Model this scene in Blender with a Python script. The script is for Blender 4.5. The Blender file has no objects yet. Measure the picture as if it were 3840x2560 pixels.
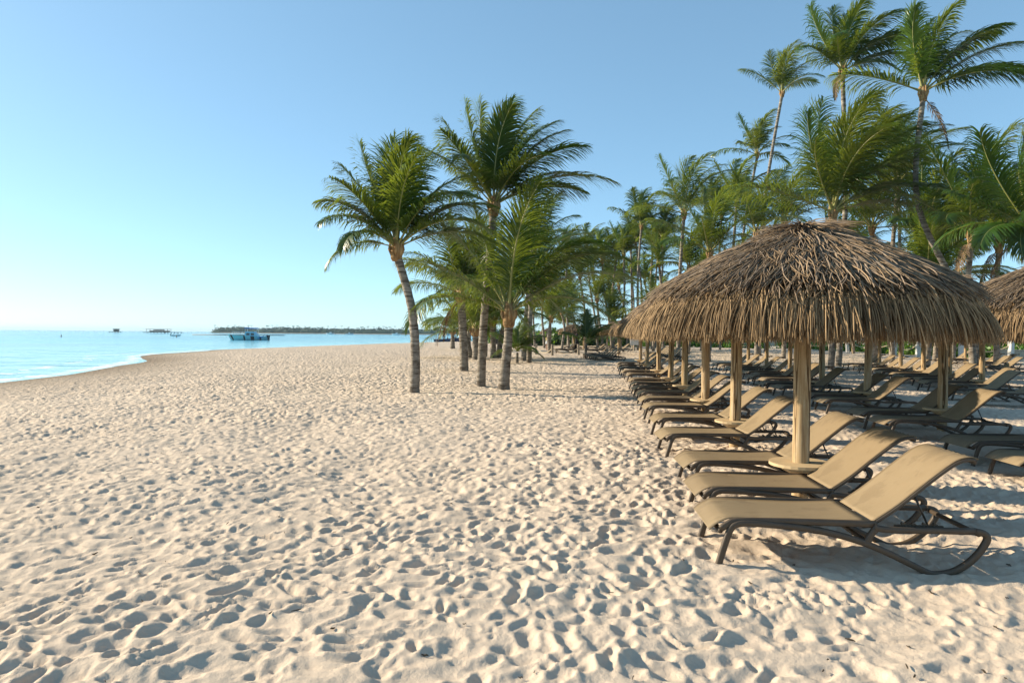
import bpy, math, random
import numpy as np
from mathutils import Matrix, Vector, Euler

rnd = random.Random(7)
R = math.radians
HAZE = True
sc = bpy.context.scene
col = sc.collection

# ------------------------------------------------------------------ camera, sky, sun, exposure
cam_d = bpy.data.cameras.new('camera')
cam = bpy.data.objects.new('camera', cam_d); col.objects.link(cam)
cam_d.sensor_width = 36; cam_d.lens = 24.0; cam_d.clip_start = .05; cam_d.clip_end = 20000
cam.matrix_world = (Matrix.Translation((0, 0, 1.7)) @ Euler((R(90 - .643), 0, 0)).to_matrix().to_4x4()
                    @ Matrix.Rotation(R(.46), 4, 'Z'))
sc.camera = cam

SUN_EL = 23.0
SUN_FROM = Vector((-1.0, .30, 0)).normalized()           # horizontal direction towards the sun
world = bpy.data.worlds.new('World'); sc.world = world; world.use_nodes = True
wn = world.node_tree.nodes; wl = world.node_tree.links; wn.clear()
sky = wn.new('ShaderNodeTexSky'); sky.sky_type = 'NISHITA'; sky.sun_disc = False
sky.sun_elevation = R(SUN_EL); sky.sun_rotation = math.atan2(SUN_FROM.x, SUN_FROM.y)
sky.air_density = .6; sky.dust_density = .3; sky.ozone_density = 4.0; sky.altitude = 0
bg = wn.new('ShaderNodeBackground'); bg.inputs['Strength'].default_value = .148
wo = wn.new('ShaderNodeOutputWorld')
gam = wn.new('ShaderNodeGamma'); gam.inputs[1].default_value = .6
tint = wn.new('ShaderNodeMix'); tint.data_type = 'RGBA'; tint.blend_type = 'MULTIPLY'; tint.inputs[0].default_value = 1; tint.inputs[7].default_value = (1.20, 1.52, 1.50, 1)
wl.new(sky.outputs[0], gam.inputs[0]); wl.new(gam.outputs[0], tint.inputs[6]); wl.new(tint.outputs[2], bg.inputs[0]); wl.new(bg.outputs[0], wo.inputs[0])

sun_d = bpy.data.lights.new('sun', 'SUN'); sun = bpy.data.objects.new('sun', sun_d); col.objects.link(sun)
sun_d.energy = 5.0; sun_d.angle = R(.53); sun_d.color = (1.0, .87, .67)
sd = Vector((SUN_FROM.x * math.cos(R(SUN_EL)), SUN_FROM.y * math.cos(R(SUN_EL)), math.sin(R(SUN_EL))))
sun.rotation_euler = sd.to_track_quat('Z', 'Y').to_euler(); sun.location = (-30, 0, 30)

sc.view_settings.view_transform = 'Standard'; sc.view_settings.look = 'None'
sc.view_settings.exposure = .86; sc.view_settings.gamma = 1
sc.render.engine = 'CYCLES'
sc.cycles.use_denoising = True
sc.cycles.max_bounces = 6; sc.cycles.diffuse_bounces = 3; sc.cycles.transparent_max_bounces = 6

# ------------------------------------------------------------------ helpers
def tag(o, label=None, cat=None, group=None, kind=None):
    if label: o['label'] = label
    if cat: o['category'] = cat
    if group: o['group'] = group
    if kind: o['kind'] = kind
    return o

def empty(name, loc=(0, 0, 0), rz=0):
    o = bpy.data.objects.new(name, None); col.objects.link(o)
    o.location = loc; o.rotation_euler = (0, 0, rz); o.empty_display_size = .2
    return o

def link(name, me, parent=None, loc=None, rot=None):
    o = bpy.data.objects.new(name, me); col.objects.link(o)
    if parent: o.parent = parent
    if loc is not None: o.location = loc
    if rot is not None: o.rotation_euler = rot
    return o

def copy_tree(o, parent=None, label=None):
    c = o.copy(); col.objects.link(c); c.parent = parent
    if label: c['label'] = label
    for ch in KIDS.get(o.name, []): copy_tree(ch, c)
    return c
KIDS = {}
def remember(o):
    KIDS[o.name] = list(o.children)
    for c in o.children: remember(c)

ORD = ['nearest', 'second', 'third', 'fourth', 'fifth', 'sixth', 'seventh', 'eighth', 'ninth', 'tenth', 'eleventh',
       'twelfth', 'thirteenth', 'fourteenth', 'fifteenth', 'sixteenth', 'seventeenth', 'eighteenth', 'nineteenth', 'twentieth']

class MB:
    """collects pieces of ONE part"""
    def __init__(s): s.v = []; s.f = []; s.m = []
    def add(s, v, f, mi=0):
        o = len(s.v); s.v += [tuple(map(float, p)) for p in v]; s.f += [tuple(int(i) + o for i in q) for q in f]; s.m += [mi] * len(f)
    def box(s, c, d, rot=None, mi=0):
        x, y, z = d[0] / 2, d[1] / 2, d[2] / 2
        v = [Vector(p) for p in ((-x,-y,-z),(x,-y,-z),(x,y,-z),(-x,y,-z),(-x,-y,z),(x,-y,z),(x,y,z),(-x,y,z))]
        if rot is not None: v = [Euler(rot).to_matrix() @ p for p in v]
        s.add([p + Vector(c) for p in v], [(0,3,2,1),(4,5,6,7),(0,1,5,4),(1,2,6,5),(2,3,7,6),(3,0,4,7)], mi)
    def tube(s, pts, rad, n=8, cap=True, mi=0, squash=None):
        pts = [Vector(p) for p in pts]; k = len(pts)
        rad = rad if hasattr(rad, '__len__') else [rad] * k
        V = []; F = []
        up = None
        for i, p in enumerate(pts):
            t = (pts[min(i+1, k-1)] - pts[max(i-1, 0)]).normalized()
            if up is None:
                up = Vector((0, 1, 0)) if abs(t.y) < .9 else Vector((1, 0, 0))
            a = (up - t * up.dot(t)).normalized(); b = t.cross(a); up = a
            for j in range(n):
                an = 2 * math.pi * j / n
                V.append(p + (a * math.cos(an) + b * math.sin(an)) * rad[i])
        for i in range(k - 1):
            for j in range(n):
                F.append((i*n+j, i*n+(j+1) % n, (i+1)*n+(j+1) % n, (i+1)*n+j))
        if cap:
            F.append(tuple(range(n))[::-1]); F.append(tuple((k-1)*n+j for j in range(n)))
        s.add(V, F, mi)
    def bar(s, path, y, w, h, mi=0, hs=None):
        """rounded flat bar swept along an x-z path, centred on y"""
        P = [Vector((p[0], 0, p[1])) for p in path]; k = len(P); V = []; F = []
        prof = [(-.5,-.32),(-.32,-.5),(.32,-.5),(.5,-.32),(.5,.32),(.32,.5),(-.32,.5),(-.5,.32)]
        for i, p in enumerate(P):
            t = (P[min(i+1, k-1)] - P[max(i-1, 0)]).normalized(); nn = Vector((-t.z, 0, t.x))
            hh = h if hs is None else hs[i]
            for a, b in prof: V.append(p + nn * (b * hh) + Vector((0, y + a * w, 0)))
        for i in range(k - 1):
            for j in range(8): F.append((i*8+j, i*8+(j+1) % 8, (i+1)*8+(j+1) % 8, (i+1)*8+j))
        F.append(tuple(range(8))[::-1]); F.append(tuple((k-1)*8+j for j in range(8)))
        s.add(V, F, mi)
    def lathe(s, prof, n=24, mi=0, c=(0, 0, 0), cap=True):
        V = []; F = []; k = len(prof)
        for r, z in prof:
            for j in range(n):
                a = 2*math.pi*j/n; V.append((c[0]+r*math.cos(a), c[1]+r*math.sin(a), c[2]+z))
        for i in range(k-1):
            for j in range(n): F.append((i*n+j, i*n+(j+1) % n, (i+1)*n+(j+1) % n, (i+1)*n+j))
        if cap: F.append(tuple(range(n))[::-1]); F.append(tuple((k-1)*n+j for j in range(n)))
        s.add(V, F, mi)
    def mesh(s, name, mats, smooth=False):
        me = bpy.data.meshes.new(name); me.from_pydata(s.v, [], s.f)
        mats = mats if isinstance(mats, (list, tuple)) else [mats]
        for m in mats: me.materials.append(m)
        if len(mats) > 1: me.polygons.foreach_set('material_index', s.m)
        if smooth: me.polygons.foreach_set('use_smooth', [True] * len(me.polygons))
        me.update(); return me
    def build(s, name, mats, parent=None, smooth=False, loc=None, rot=None):
        return link(name, s.mesh(name, mats, smooth), parent, loc, rot)

def np_mesh(name, V, F4=None, F3=None, mats=(), smooth=False, mi=None, attrs=None):
    me = bpy.data.meshes.new(name)
    V = np.asarray(V, dtype=np.float32).reshape(-1, 3)
    n4 = 0 if F4 is None else len(F4); n3 = 0 if F3 is None else len(F3)
    me.vertices.add(len(V)); me.vertices.foreach_set('co', V.ravel())
    loops = np.concatenate([a.ravel() for a in (F4, F3) if a is not None]).astype(np.int32)
    me.loops.add(len(loops)); me.loops.foreach_set('vertex_index', loops)
    me.polygons.add(n4 + n3)
    st = np.concatenate([np.arange(n4) * 4, n4 * 4 + np.arange(n3) * 3]).astype(np.int32)
    me.polygons.foreach_set('loop_start', st)
    if smooth: me.polygons.foreach_set('use_smooth', np.ones(n4 + n3, dtype=bool))
    for m in mats: me.materials.append(m)
    if mi is not None: me.polygons.foreach_set('material_index', np.asarray(mi, dtype=np.int32))
    if attrs:
        for k, a in attrs.items():
            if a.ndim == 1:
                at = me.attributes.new(k, 'FLOAT', 'POINT'); at.data.foreach_set('value', a.astype(np.float32))
            else:
                at = me.attributes.new(k, 'FLOAT_VECTOR', 'POINT'); at.data.foreach_set('vector', a.astype(np.float32).ravel())
    me.update(calc_edges=True); me.validate()
    return me

def spline(pts, n):
    """Catmull-Rom through pts (any dimension)"""
    P = np.array(pts, float); k = len(P); out = []
    for u in np.linspace(0, k - 1, n):
        i = min(int(u), k - 2); t = u - i
        p0, p1, p2, p3 = P[max(i-1, 0)], P[i], P[i+1], P[min(i+2, k-1)]
        out.append(.5 * (2*p1 + (p2-p0)*t + (2*p0-5*p1+4*p2-p3)*t*t + (3*p1-p0-3*p2+p3)*t**3))
    return np.array(out)

# ------------------------------------------------------------------ materials
class NT:
    def __init__(s, name):
        s.m = bpy.data.materials.new(name); s.m.use_nodes = True; s.t = s.m.node_tree; s.t.nodes.clear()
        s.out = s.n('ShaderNodeOutputMaterial')
    def n(s, typ, **kw):
        x = s.t.nodes.new(typ)
        for k, v in kw.items():
            if k.startswith('_'): setattr(x, k[1:], v)
            else: x.inputs[k.replace('__', ' ')].default_value = v
        return x
    def l(s, a, b): s.t.links.new(a, b)
    def coord(s, kind='Object'): return s.n('ShaderNodeTexCoord').outputs[kind]
    def noise(s, vec, scale, detail=4, rough=.55, dist=0):
        x = s.n('ShaderNodeTexNoise', Scale=scale, Detail=detail, Roughness=rough, Distortion=dist); s.l(vec, x.inputs['Vector']); return x.outputs['Fac']
    def mapping(s, vec, scale):
        x = s.n('ShaderNodeMapping'); x.inputs['Scale'].default_value = scale; s.l(vec, x.inputs['Vector']); return x.outputs[0]
    def ramp(s, fac, stops):
        x = s.n('ShaderNodeValToRGB'); e = x.color_ramp.elements
        while len(e) < len(stops): e.new(.5)
        for i, (p, c) in enumerate(stops): e[i].position = p; e[i].color = (*c, 1)
        s.l(fac, x.inputs['Fac']); return x.outputs['Color']
    def mix(s, fac, a, b, mode='MIX'):
        x = s.n('ShaderNodeMix', _data_type='RGBA', _blend_type=mode)
        for sock, v in ((x.inputs[0], fac), (x.inputs[6], a), (x.inputs[7], b)):
            if hasattr(v, 'is_linked'): s.l(v, sock)
            else: sock.default_value = v if isinstance(v, (int, float)) else (*v, 1)
        return x.outputs[2]
    def math(s, op, a, b=0, c=0):
        x = s.n('ShaderNodeMath', _operation=op)
        for i, v in enumerate((a, b, c)):
            if hasattr(v, 'is_linked'): s.l(v, x.inputs[i])
            else: x.inputs[i].default_value = v
        return x.outputs[0]
    def bump(s, h, strength=.3, dist=.01, normal=None):
        x = s.n('ShaderNodeBump', Strength=strength, Distance=dist); s.l(h, x.inputs['Height'])
        if normal is not None: s.l(normal, x.inputs['Normal'])
        return x.outputs[0]
    def done(s, color, rough=.6, bump=None, spec=.5, metallic=0, transl=None, sheen=0):
        p = s.n('ShaderNodeBsdfPrincipled')
        p.inputs['Specular IOR Level'].default_value = spec; p.inputs['Metallic'].default_value = metallic
        if hasattr(color, 'is_linked'): s.l(color, p.inputs['Base Color'])
        else: p.inputs['Base Color'].default_value = (*color, 1)
        if hasattr(rough, 'is_linked'): s.l(rough, p.inputs['Roughness'])
        else: p.inputs['Roughness'].default_value = rough
        if bump is not None: s.l(bump, p.inputs['Normal'])
        sh = p.outputs[0]
        if transl is not None:
            tr = s.n('ShaderNodeBsdfTranslucent')
            if hasattr(transl[0], 'is_linked'): s.l(transl[0], tr.inputs['Color'])
            else: tr.inputs['Color'].default_value = (*transl[0], 1)
            mx = s.n('ShaderNodeMixShader', Fac=transl[1]); s.l(sh, mx.inputs[1]); s.l(tr.outputs[0], mx.inputs[2]); sh = mx.outputs[0]
        s.l(sh, s.out.inputs['Surface']); s.p = p
        return s.m

def plain(name, c, rough=.6, var=.15, scale=6, spec=.4, metallic=0, bump=0):
    t = NT(name); co = t.coord()
    n = t.noise(co, scale, 5)
    cc = t.mix(t.math('MULTIPLY', n, 1.0), tuple(x * (1 - var) for x in c), tuple(min(1, x * (1 + var)) for x in c))
    b = t.bump(t.noise(co, scale * 6, 4), bump, .01) if bump else None
    return t.done(cc, rough, b, spec, metallic)

def m_sand():
    t = NT('sand'); co = t.coord()
    a = t.noise(co, .35, 5, .6); b = t.noise(co, 5.0, 6, .6); c = t.noise(co, 240, 3, .7)
    base = t.mix(a, (.58, .458, .342), (.67, .548, .428))
    base = t.mix(t.math('MULTIPLY', t.math('SUBTRACT', b, .5), .5), base, (.44, .35, .245))
    base = t.mix(t.math('MULTIPLY', c, .22), base, (.30, .24, .17))
    wet = t.n('ShaderNodeAttribute', _attribute_name='wet').outputs['Fac']
    base = t.mix(wet, base, (.27, .20, .135))
    fine = t.n('ShaderNodeAttribute', _attribute_name='far').outputs['Fac']
    d1 = t.noise(co, 5.0, 3, .5, .6); d2 = t.noise(co, 28, 5, .65); d3 = t.noise(co, 300, 2, .6)
    nb = t.n('ShaderNodeBump', Distance=.30); t.l(d1, nb.inputs['Height']); t.l(t.math('MULTIPLY', fine, .85), nb.inputs['Strength'])
    n2 = t.bump(d2, .5, .02, nb.outputs[0]); n3 = t.bump(d3, .5, .005, n2)
    return t.done(base, .95, n3, .12)

def m_sea():
    t = NT('sea_water'); co = t.coord()
    dep = t.n('ShaderNodeAttribute', _attribute_name='depth').outputs['Fac']
    patch = t.noise(t.mapping(co, (.010, .035, 1)), 1.0, 5, .6, .4)
    patch = t.ramp(patch, [(.36, (0, 0, 0)), (.62, (1, 1, 1))])
    deep = t.mix(patch, (.010, .20, .36), (.10, .50, .60))
    colr = t.mix(dep, (.30, .62, .64), deep)
    foamn = t.noise(t.mapping(co, (.35, 1.1, 1)), 1.6, 6, .65, .8)
    fo = t.n('ShaderNodeAttribute', _attribute_name='foam').outputs['Fac']
    foam = t.math('GREATER_THAN', t.math('ADD', foamn, t.math('MULTIPLY', fo, .36)), .80)
    colr = t.mix(foam, colr, (.78, .80, .80))
    w1 = t.noise(t.mapping(co, (.9, 2.6, 1)), .8, 4, .55, .3); w2 = t.noise(t.mapping(co, (.10, .34, 1)), 1.0, 4, .6, .3)
    nb = t.bump(w2, .8, .9); nb = t.bump(w1, .8, .16, nb)
    rough = t.math('ADD', .10, t.math('MULTIPLY', foam, .5))
    return t.done(colr, rough, nb, .25)

def m_frond():
    t = NT('palm_leaf'); oi = t.n('ShaderNodeObjectInfo'); co = t.coord()
    n = t.noise(co, 2.2, 3)
    c = t.ramp(t.math('ADD', t.math('MULTIPLY', oi.outputs['Random'], .68), t.math('MULTIPLY', n, .40)),
               [(.10, (.020, .052, .012)), (.45, (.040, .094, .014)), (.75, (.082, .142, .018)), (1.0, (.18, .165, .028))])
    tc = t.mix(.6, c, (.40, .46, .035))
    return t.done(c, .36, None, .45, transl=(tc, .32))

def m_rachis():
    t = NT('palm_rachis'); n = t.noise(t.coord(), 4, 3)
    return t.done(t.mix(n, (.20, .22, .05), (.34, .30, .10)), .45)

def m_trunk():
    t = NT('palm_bark'); co = t.coord()
    rings = t.noise(t.mapping(co, (1.6, 1.6, 9)), 1.0, 5, .72, .8)
    blot = t.noise(co, 2.4, 5, .65)
    fib = t.noise(t.mapping(co, (26, 26, 3)), 1, 3)
    c = t.ramp(rings, [(.32, (.045, .036, .028)), (.44, (.13, .105, .08)), (.54, (.30, .26, .21)), (.70, (.48, .43, .36))])
    c = t.mix(t.math('MULTIPLY', blot, .35), c, (.13, .105, .08))
    nb = t.bump(t.math('ADD', rings, t.math('MULTIPLY', fib, .35)), .9, .03)
    return t.done(c, .9, nb, .15)

def m_boot():
    t = NT('palm_sheath'); co = t.coord()
    n = t.noise(t.mapping(co, (9, 9, 3)), 1, 5, .65)
    c = t.ramp(n, [(.3, (.11, .055, .022)), (.5, (.33, .20, .09)), (.7, (.50, .39, .21))])
    return t.done(c, .8, t.bump(n, .6, .02), .2)

def m_wood(name='peeled_pine'):
    t = NT(name); co = t.coord(); oi = t.n('ShaderNodeObjectInfo')
    g = t.noise(t.mapping(co, (13, 13, .8)), 1, 6, .72, 1.8)
    k = t.noise(t.mapping(co, (3, 3, 2.2)), 1, 3)
    c = t.ramp(g, [(.34, (.10, .055, .022)), (.44, (.30, .19, .085)), (.53, (.46, .33, .17)), (.66, (.60, .50, .35))])
    c = t.mix(t.math('MULTIPLY', oi.outputs['Random'], .45), c, (.40, .33, .24))
    ck = t.noise(t.mapping(co, (5, 5, .22)), 1, 2, .5, .3); ck = t.math('LESS_THAN', t.math('ABSOLUTE', t.math('SUBTRACT', ck, .5)), .008)
    c = t.mix(ck, c, (.05, .03, .015))
    c = t.mix(t.math('GREATER_THAN', k, .66), c, (.20, .10, .035))
    c = t.mix(t.math('MULTIPLY', t.noise(t.mapping(co, (3, 3, 1.6)), 1, 4, .7), .5), c, (.36, .22, .09))
    return t.done(c, .72, t.bump(g, .35, .01), .25)

def m_thatch():
    t = NT('palm_thatch'); a = t.n('ShaderNodeAttribute', _attribute_name='tone')
    co = t.coord(); n = t.noise(co, 30, 3)
    c = t.mix(t.math('MULTIPLY', n, .45), a.outputs['Color'], (.12, .085, .05))
    return t.done(c, .85, t.bump(n, .3, .004), .15)

def m_strand(name, c):
    t = NT(name); oi = t.n('ShaderNodeObjectInfo'); n = t.noise(t.coord(), 25, 3)
    cc = t.mix(oi.outputs['Random'], tuple(x * .55 for x in c), tuple(x * 1.25 for x in c))
    return t.done(t.mix(t.math('MULTIPLY', n, .4), cc, (.12, .085, .05)), .85, None, .15)

def m_sling():
    t = NT('sling_mesh'); co = t.coord()
    w = t.n('ShaderNodeTexWave', Scale=60, Distortion=0); t.l(co, w.inputs['Vector'])
    w2 = t.n('ShaderNodeTexWave', Scale=60, Distortion=0, _bands_direction='Y'); t.l(co, w2.inputs['Vector'])
    d = t.noise(t.mapping(co, (3, 7, 3)), 1.4, 6, .62)
    c = t.mix(d, (.25, .172, .088), (.345, .25, .136))
    c = t.mix(t.math('MULTIPLY', t.noise(t.mapping(co, (2.5, 9, 2.5)), 5, 6, .75), .42), c, (.42, .345, .24))
    oi = t.n('ShaderNodeObjectInfo')
    c = t.mix(t.math('MULTIPLY', oi.outputs['Random'], .35), c, (.19, .135, .078))
    st = t.noise(t.mapping(co, (1.2, 2.5, 1.2)), 2.2, 6, .7); c = t.mix(t.math('MULTIPLY', t.math('GREATER_THAN', st, .57), .22), c, (.12, .085, .05))
    sep = t.n('ShaderNodeSeparateXYZ'); t.l(co, sep.inputs[0]); hem = t.math('GREATER_THAN', t.math('ABSOLUTE', sep.outputs['Y']), .277)
    c = t.mix(t.math('MULTIPLY', hem, .45), c, (.10, .07, .04))
    nb = t.bump(t.math('ADD', w.outputs['Fac'], w2.outputs['Fac']), .3, .003)
    return t.done(c, .62, nb, .3, transl=((.40, .28, .13), .12))

def m_frame():
    t = NT('resin_frame'); co = t.coord()
    n = t.noise(co, 9, 5, .65)
    c = t.mix(n, (.046, .032, .021), (.10, .073, .048))
    return t.done(c, t.math('ADD', .38, t.math('MULTIPLY', n, .25)), t.bump(t.noise(co, 80, 3), .1, .002), .4)

def m_bush(name='hedge_leaf', lo=(.03, .10, .012), hi=(.11, .22, .025)):
    t = NT(name); n = t.noise(t.coord(), 2.5, 4); oi = t.n('ShaderNodeObjectInfo')
    c = t.mix(t.math('ADD', t.math('MULTIPLY', n, .8), t.math('MULTIPLY', oi.outputs['Random'], .3)), lo, hi)
    return t.done(c, .45, None, .4, transl=((.22, .38, .03), .3))

M = dict(paleblue=plain('pale_blue_paint', (.26, .52, .64), .4, .1, 2), litter=plain('dry_seaweed', (.05, .035, .02), .9, .4, 30), deadleaf=plain('dead_palm_leaf', (.14, .09, .045), .8, .3, 6), sand=m_sand(), sea=m_sea(), frond=m_frond(), rachis=m_rachis(), trunk=m_trunk(), boot=m_boot(), wood=m_wood(),
         thatch=m_thatch(), strand_top=m_strand('weathered_strand', (.27, .21, .155)), strand_low=m_strand('tan_strand', (.40, .275, .15)),
         sling=m_sling(), frame=m_frame(), bush=m_bush(), shrub=m_bush('shrub_leaf', (.018, .05, .01), (.07, .12, .018)),
         table=plain('table_wood', (.50, .365, .205), .7, .25, 5), rod=plain('dark_rod', (.05, .045, .04), .4, .1, 5, .5, .6),
         rope=plain('rope', (.45, .37, .25), .9, .2, 20), greywood=plain('grey_post_wood', (.33, .27, .20), .85, .3, 8, .2, 0, .3),
         whitepost=plain('painted_post', (.62, .60, .56), .7, .1, 5), beige=plain('beige_wall', (.52, .44, .34), .85, .1, 2),
         isle=plain('far_tree_leaf', (.022, .066, .034), .8, .4, .05), isleground=plain('far_shore_sand', (.22, .20, .15), .9, .1, .1),
         dark=plain('dark_plastic', (.022, .022, .024), .5, .2, 4), glass=plain('dark_glass', (.03, .04, .05), .1, .1, 1, .6),
         white=plain('white_gelcoat', (.72, .74, .74), .35, .06, 2), turq=plain('turquoise_paint', (.22, .52, .55), .4, .1, 2),
         blue=plain('blue_canvas', (.03, .22, .55), .7, .1, 4), flag=plain('green_flag_cloth', (.01, .22, .13), .7, .1, 4),
         red=plain('red_plastic', (.48, .03, .025), .5, .1, 4), yellow=plain('yellow_float', (.60, .42, .06), .5, .1, 4),
         skin=plain('skin', (.42, .24, .16), .55, .06, 8), skin2=plain('tanned_skin', (.27, .14, .085), .55, .06, 8),
         hair=plain('dark_hair', (.02, .014, .010), .5, .2, 20), cloth_y=plain('pale_yellow_cloth', (.62, .50, .24), .9, .1, 8),
         cloth_w=plain('white_cloth', (.68, .67, .65), .9, .08, 8), cloth_d=plain('black_cloth', (.015, .014, .016), .9, .1, 8),
         cloth_p=plain('lilac_print_cloth', (.46, .42, .52), .9, .35, 40), cloth_o=plain('orange_cloth', (.62, .13, .03), .9, .1, 8),
         cloth_b=plain('navy_cloth', (.03, .045, .09), .9, .1, 8), hut=plain('weathered_planks', (.16, .135, .11), .9, .2, .3))

# ------------------------------------------------------------------ noise in world space
_rs = np.random.RandomState(3)
LAT = _rs.rand(256, 256)
def vnoise(x, y, seed=0):
    x = x + seed * 37.17; y = y + seed * 11.31
    xi = np.floor(x).astype(np.int64); yi = np.floor(y).astype(np.int64); fx = x - xi; fy = y - yi
    fx = fx * fx * fx * (fx * (fx * 6 - 15) + 10); fy = fy * fy * fy * (fy * (fy * 6 - 15) + 10)
    a = LAT[xi & 255, yi & 255]; b = LAT[(xi+1) & 255, yi & 255]; c = LAT[xi & 255, (yi+1) & 255]; d = LAT[(xi+1) & 255, (yi+1) & 255]
    return (a*(1-fx)+b*fx)*(1-fy)+(c*(1-fx)+d*fx)*fy - .5
TAB = _rs.rand(256, 256, 6)
def bowls(x, y, cell, rmin, rmax, depth, keep, seed):
    """footprints trampled into each other: the lowest of many shallow bowls, so that soft cusped ridges stay between"""
    gx = x / cell + seed * 19.7; gy = y / cell + seed * 7.3
    xi = np.floor(gx).astype(np.int64); yi = np.floor(gy).astype(np.int64)
    num = np.zeros_like(x); K = 38.0
    acc = np.exp(-K * np.full_like(x, 1.0))
    for dx in (-1, 0, 1):
        for dy in (-1, 0, 1):
            T = TAB[(xi + dx) & 255, (yi + dy) & 255]
            px = xi + dx + T[..., 0]; py = yi + dy + T[..., 1]
            an = (T[..., 2] - .5) * math.pi * .8 + .35
            ex = (gx - px) * cell; ey = (gy - py) * cell
            u = ex * np.cos(an) + ey * np.sin(an); v = -ex * np.sin(an) + ey * np.cos(an)
            rr = rmin + (rmax - rmin) * T[..., 3]
            d = .35 + .65 * T[..., 4]
            q = (u / (rr * 1.35)) ** 2 + (v / (rr * .85)) ** 2
            h = 1 - d * np.clip(1 - q, 0, None) ** 1.15
            h = np.where(T[..., 5] < keep, h, 1.0)
            rim = .16 * d * np.exp(-((np.sqrt(q + 1e-9) - 1.12) / .22) ** 2)
            num += np.where(T[..., 5] < keep, rim, 0)
            acc = acc + np.exp(-K * h)
    return depth * (-np.log(acc) / K + num)

SHORE = np.array([(-60, -9), (-20, -13), (0, -16), (26, -19.6), (31.7, -20.6), (38, -22.3), (46, -25), (51, -27.5), (55, -30), (62, -32), (75, -32.6), (87, -31), (115, -26.5), (139, -21), (159, -13.8), (165, -11), (190, 4), (220, 26), (260, 64), (400, 224), (4000, 3000)], float)
def shore_x(y): return np.interp(y, SHORE[:, 0], SHORE[:, 1])
SEA_Z = -.35
def sand_h(x, y):
    t = x - shore_x(y) + .7 * vnoise(x * .2, y * .16, 9) * 2
    macro = SEA_Z + .38 * (1 - np.exp(-np.clip(t, -40, None) / 6.5)) 
    macro = np.where(t < 0, SEA_Z + .055 * t, macro)
    dry = np.clip((t - 1.0) / 5.0, 0, 1)
    wx = x + .06 * vnoise(x * 4.1, y * 4.1, 1) * 2 + .25 * vnoise(x * .8, y * .8, 2)
    wy = y + .06 * vnoise(x * 4.1, y * 4.1, 4) * 2 + .25 * vnoise(x * .8, y * .8, 5)
    mod = np.clip(1 + .9 * vnoise(x * .45, y * .45, 15), .6, 1.35)
    h = mod * (bowls(wx, wy, .132, .049, .098, .037, .86, 0) + bowls(wx, wy, .33, .08, .15, .020, .42, 2) + bowls(wx, wy, .08, .028, .052, .012, .5, 3))
    h = h + .07 * vnoise(x * .55, y * .55, 6) + .035 * vnoise(x * 1.7, y * 1.7, 7) + .020 * vnoise(x * 4.5, y * 4.5, 10) + .0055 * vnoise(x * 13, y * 13, 8) + .0035 * vnoise(x * 31, y * 31, 11)
    clod = np.exp(-(((x - 1.75) / .55) ** 2 + ((y - 4.42) / .22) ** 2)) + .7 * np.exp(-(((x + 1.9) / .22) ** 2 + ((y - 3.42) / .10) ** 2))
    h = h + clod * (.03 * np.abs(vnoise(x * 9, y * 9, 13)) * 2 + .026 * np.abs(vnoise(x * 24, y * 24, 12)) * 2 + .012 * vnoise(x * 55, y * 55, 14))
    return macro + dry * (h - .052), t

# ------------------------------------------------------------------ ground sheet
def make_sand():
    rows = [-40, -20, -10, -5, -2, 0, .8, 1.4, 1.8]
    y = 2.1
    while y < 26: rows.append(y); y *= 1.0052
    while y < 260: rows.append(y); y *= 1.012
    rows += [300, 360, 450, 600]
    Y = np.array(rows)
    u = np.linspace(-1, 1, 980)
    ext = np.geomspace(.05, 6, 16)
    half = .84 * np.maximum(Y, 2.1) + 2
    X = np.concatenate([-(1 + ext[::-1])[None, :] * half[:, None] - (ext[::-1] * 12)[None, :], half[:, None] * u[None, :], (1 + ext)[None, :] * half[:, None] + (ext * 12)[None, :]], 1)
    YY = np.repeat(Y[:, None], X.shape[1], 1)
    Z, t = sand_h(X, YY)
    V = np.stack([X, YY, Z], -1).reshape(-1, 3)
    ny, nx = X.shape
    i = np.arange(ny * nx).reshape(ny, nx)
    F = np.stack([i[:-1, :-1], i[:-1, 1:], i[1:, 1:], i[1:, :-1]], -1).reshape(-1, 4)
    tf = t.reshape(-1)
    F = F[(tf[F].max(1) > -25)]
    wet = np.clip(1 - (tf - .2) / 7.0, 0, 1) ** 1.6
    far = np.clip((YY.reshape(-1) - 8) / 18, 0, 1)
    me = np_mesh('sand', V, F, None, [M['sand']], True, None, {'wet': wet, 'far': far})
    o = link('sand_beach', me); tag(o, 'pale trampled sand beach covered in footprints', 'sand', kind='structure')
make_sand()

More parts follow.
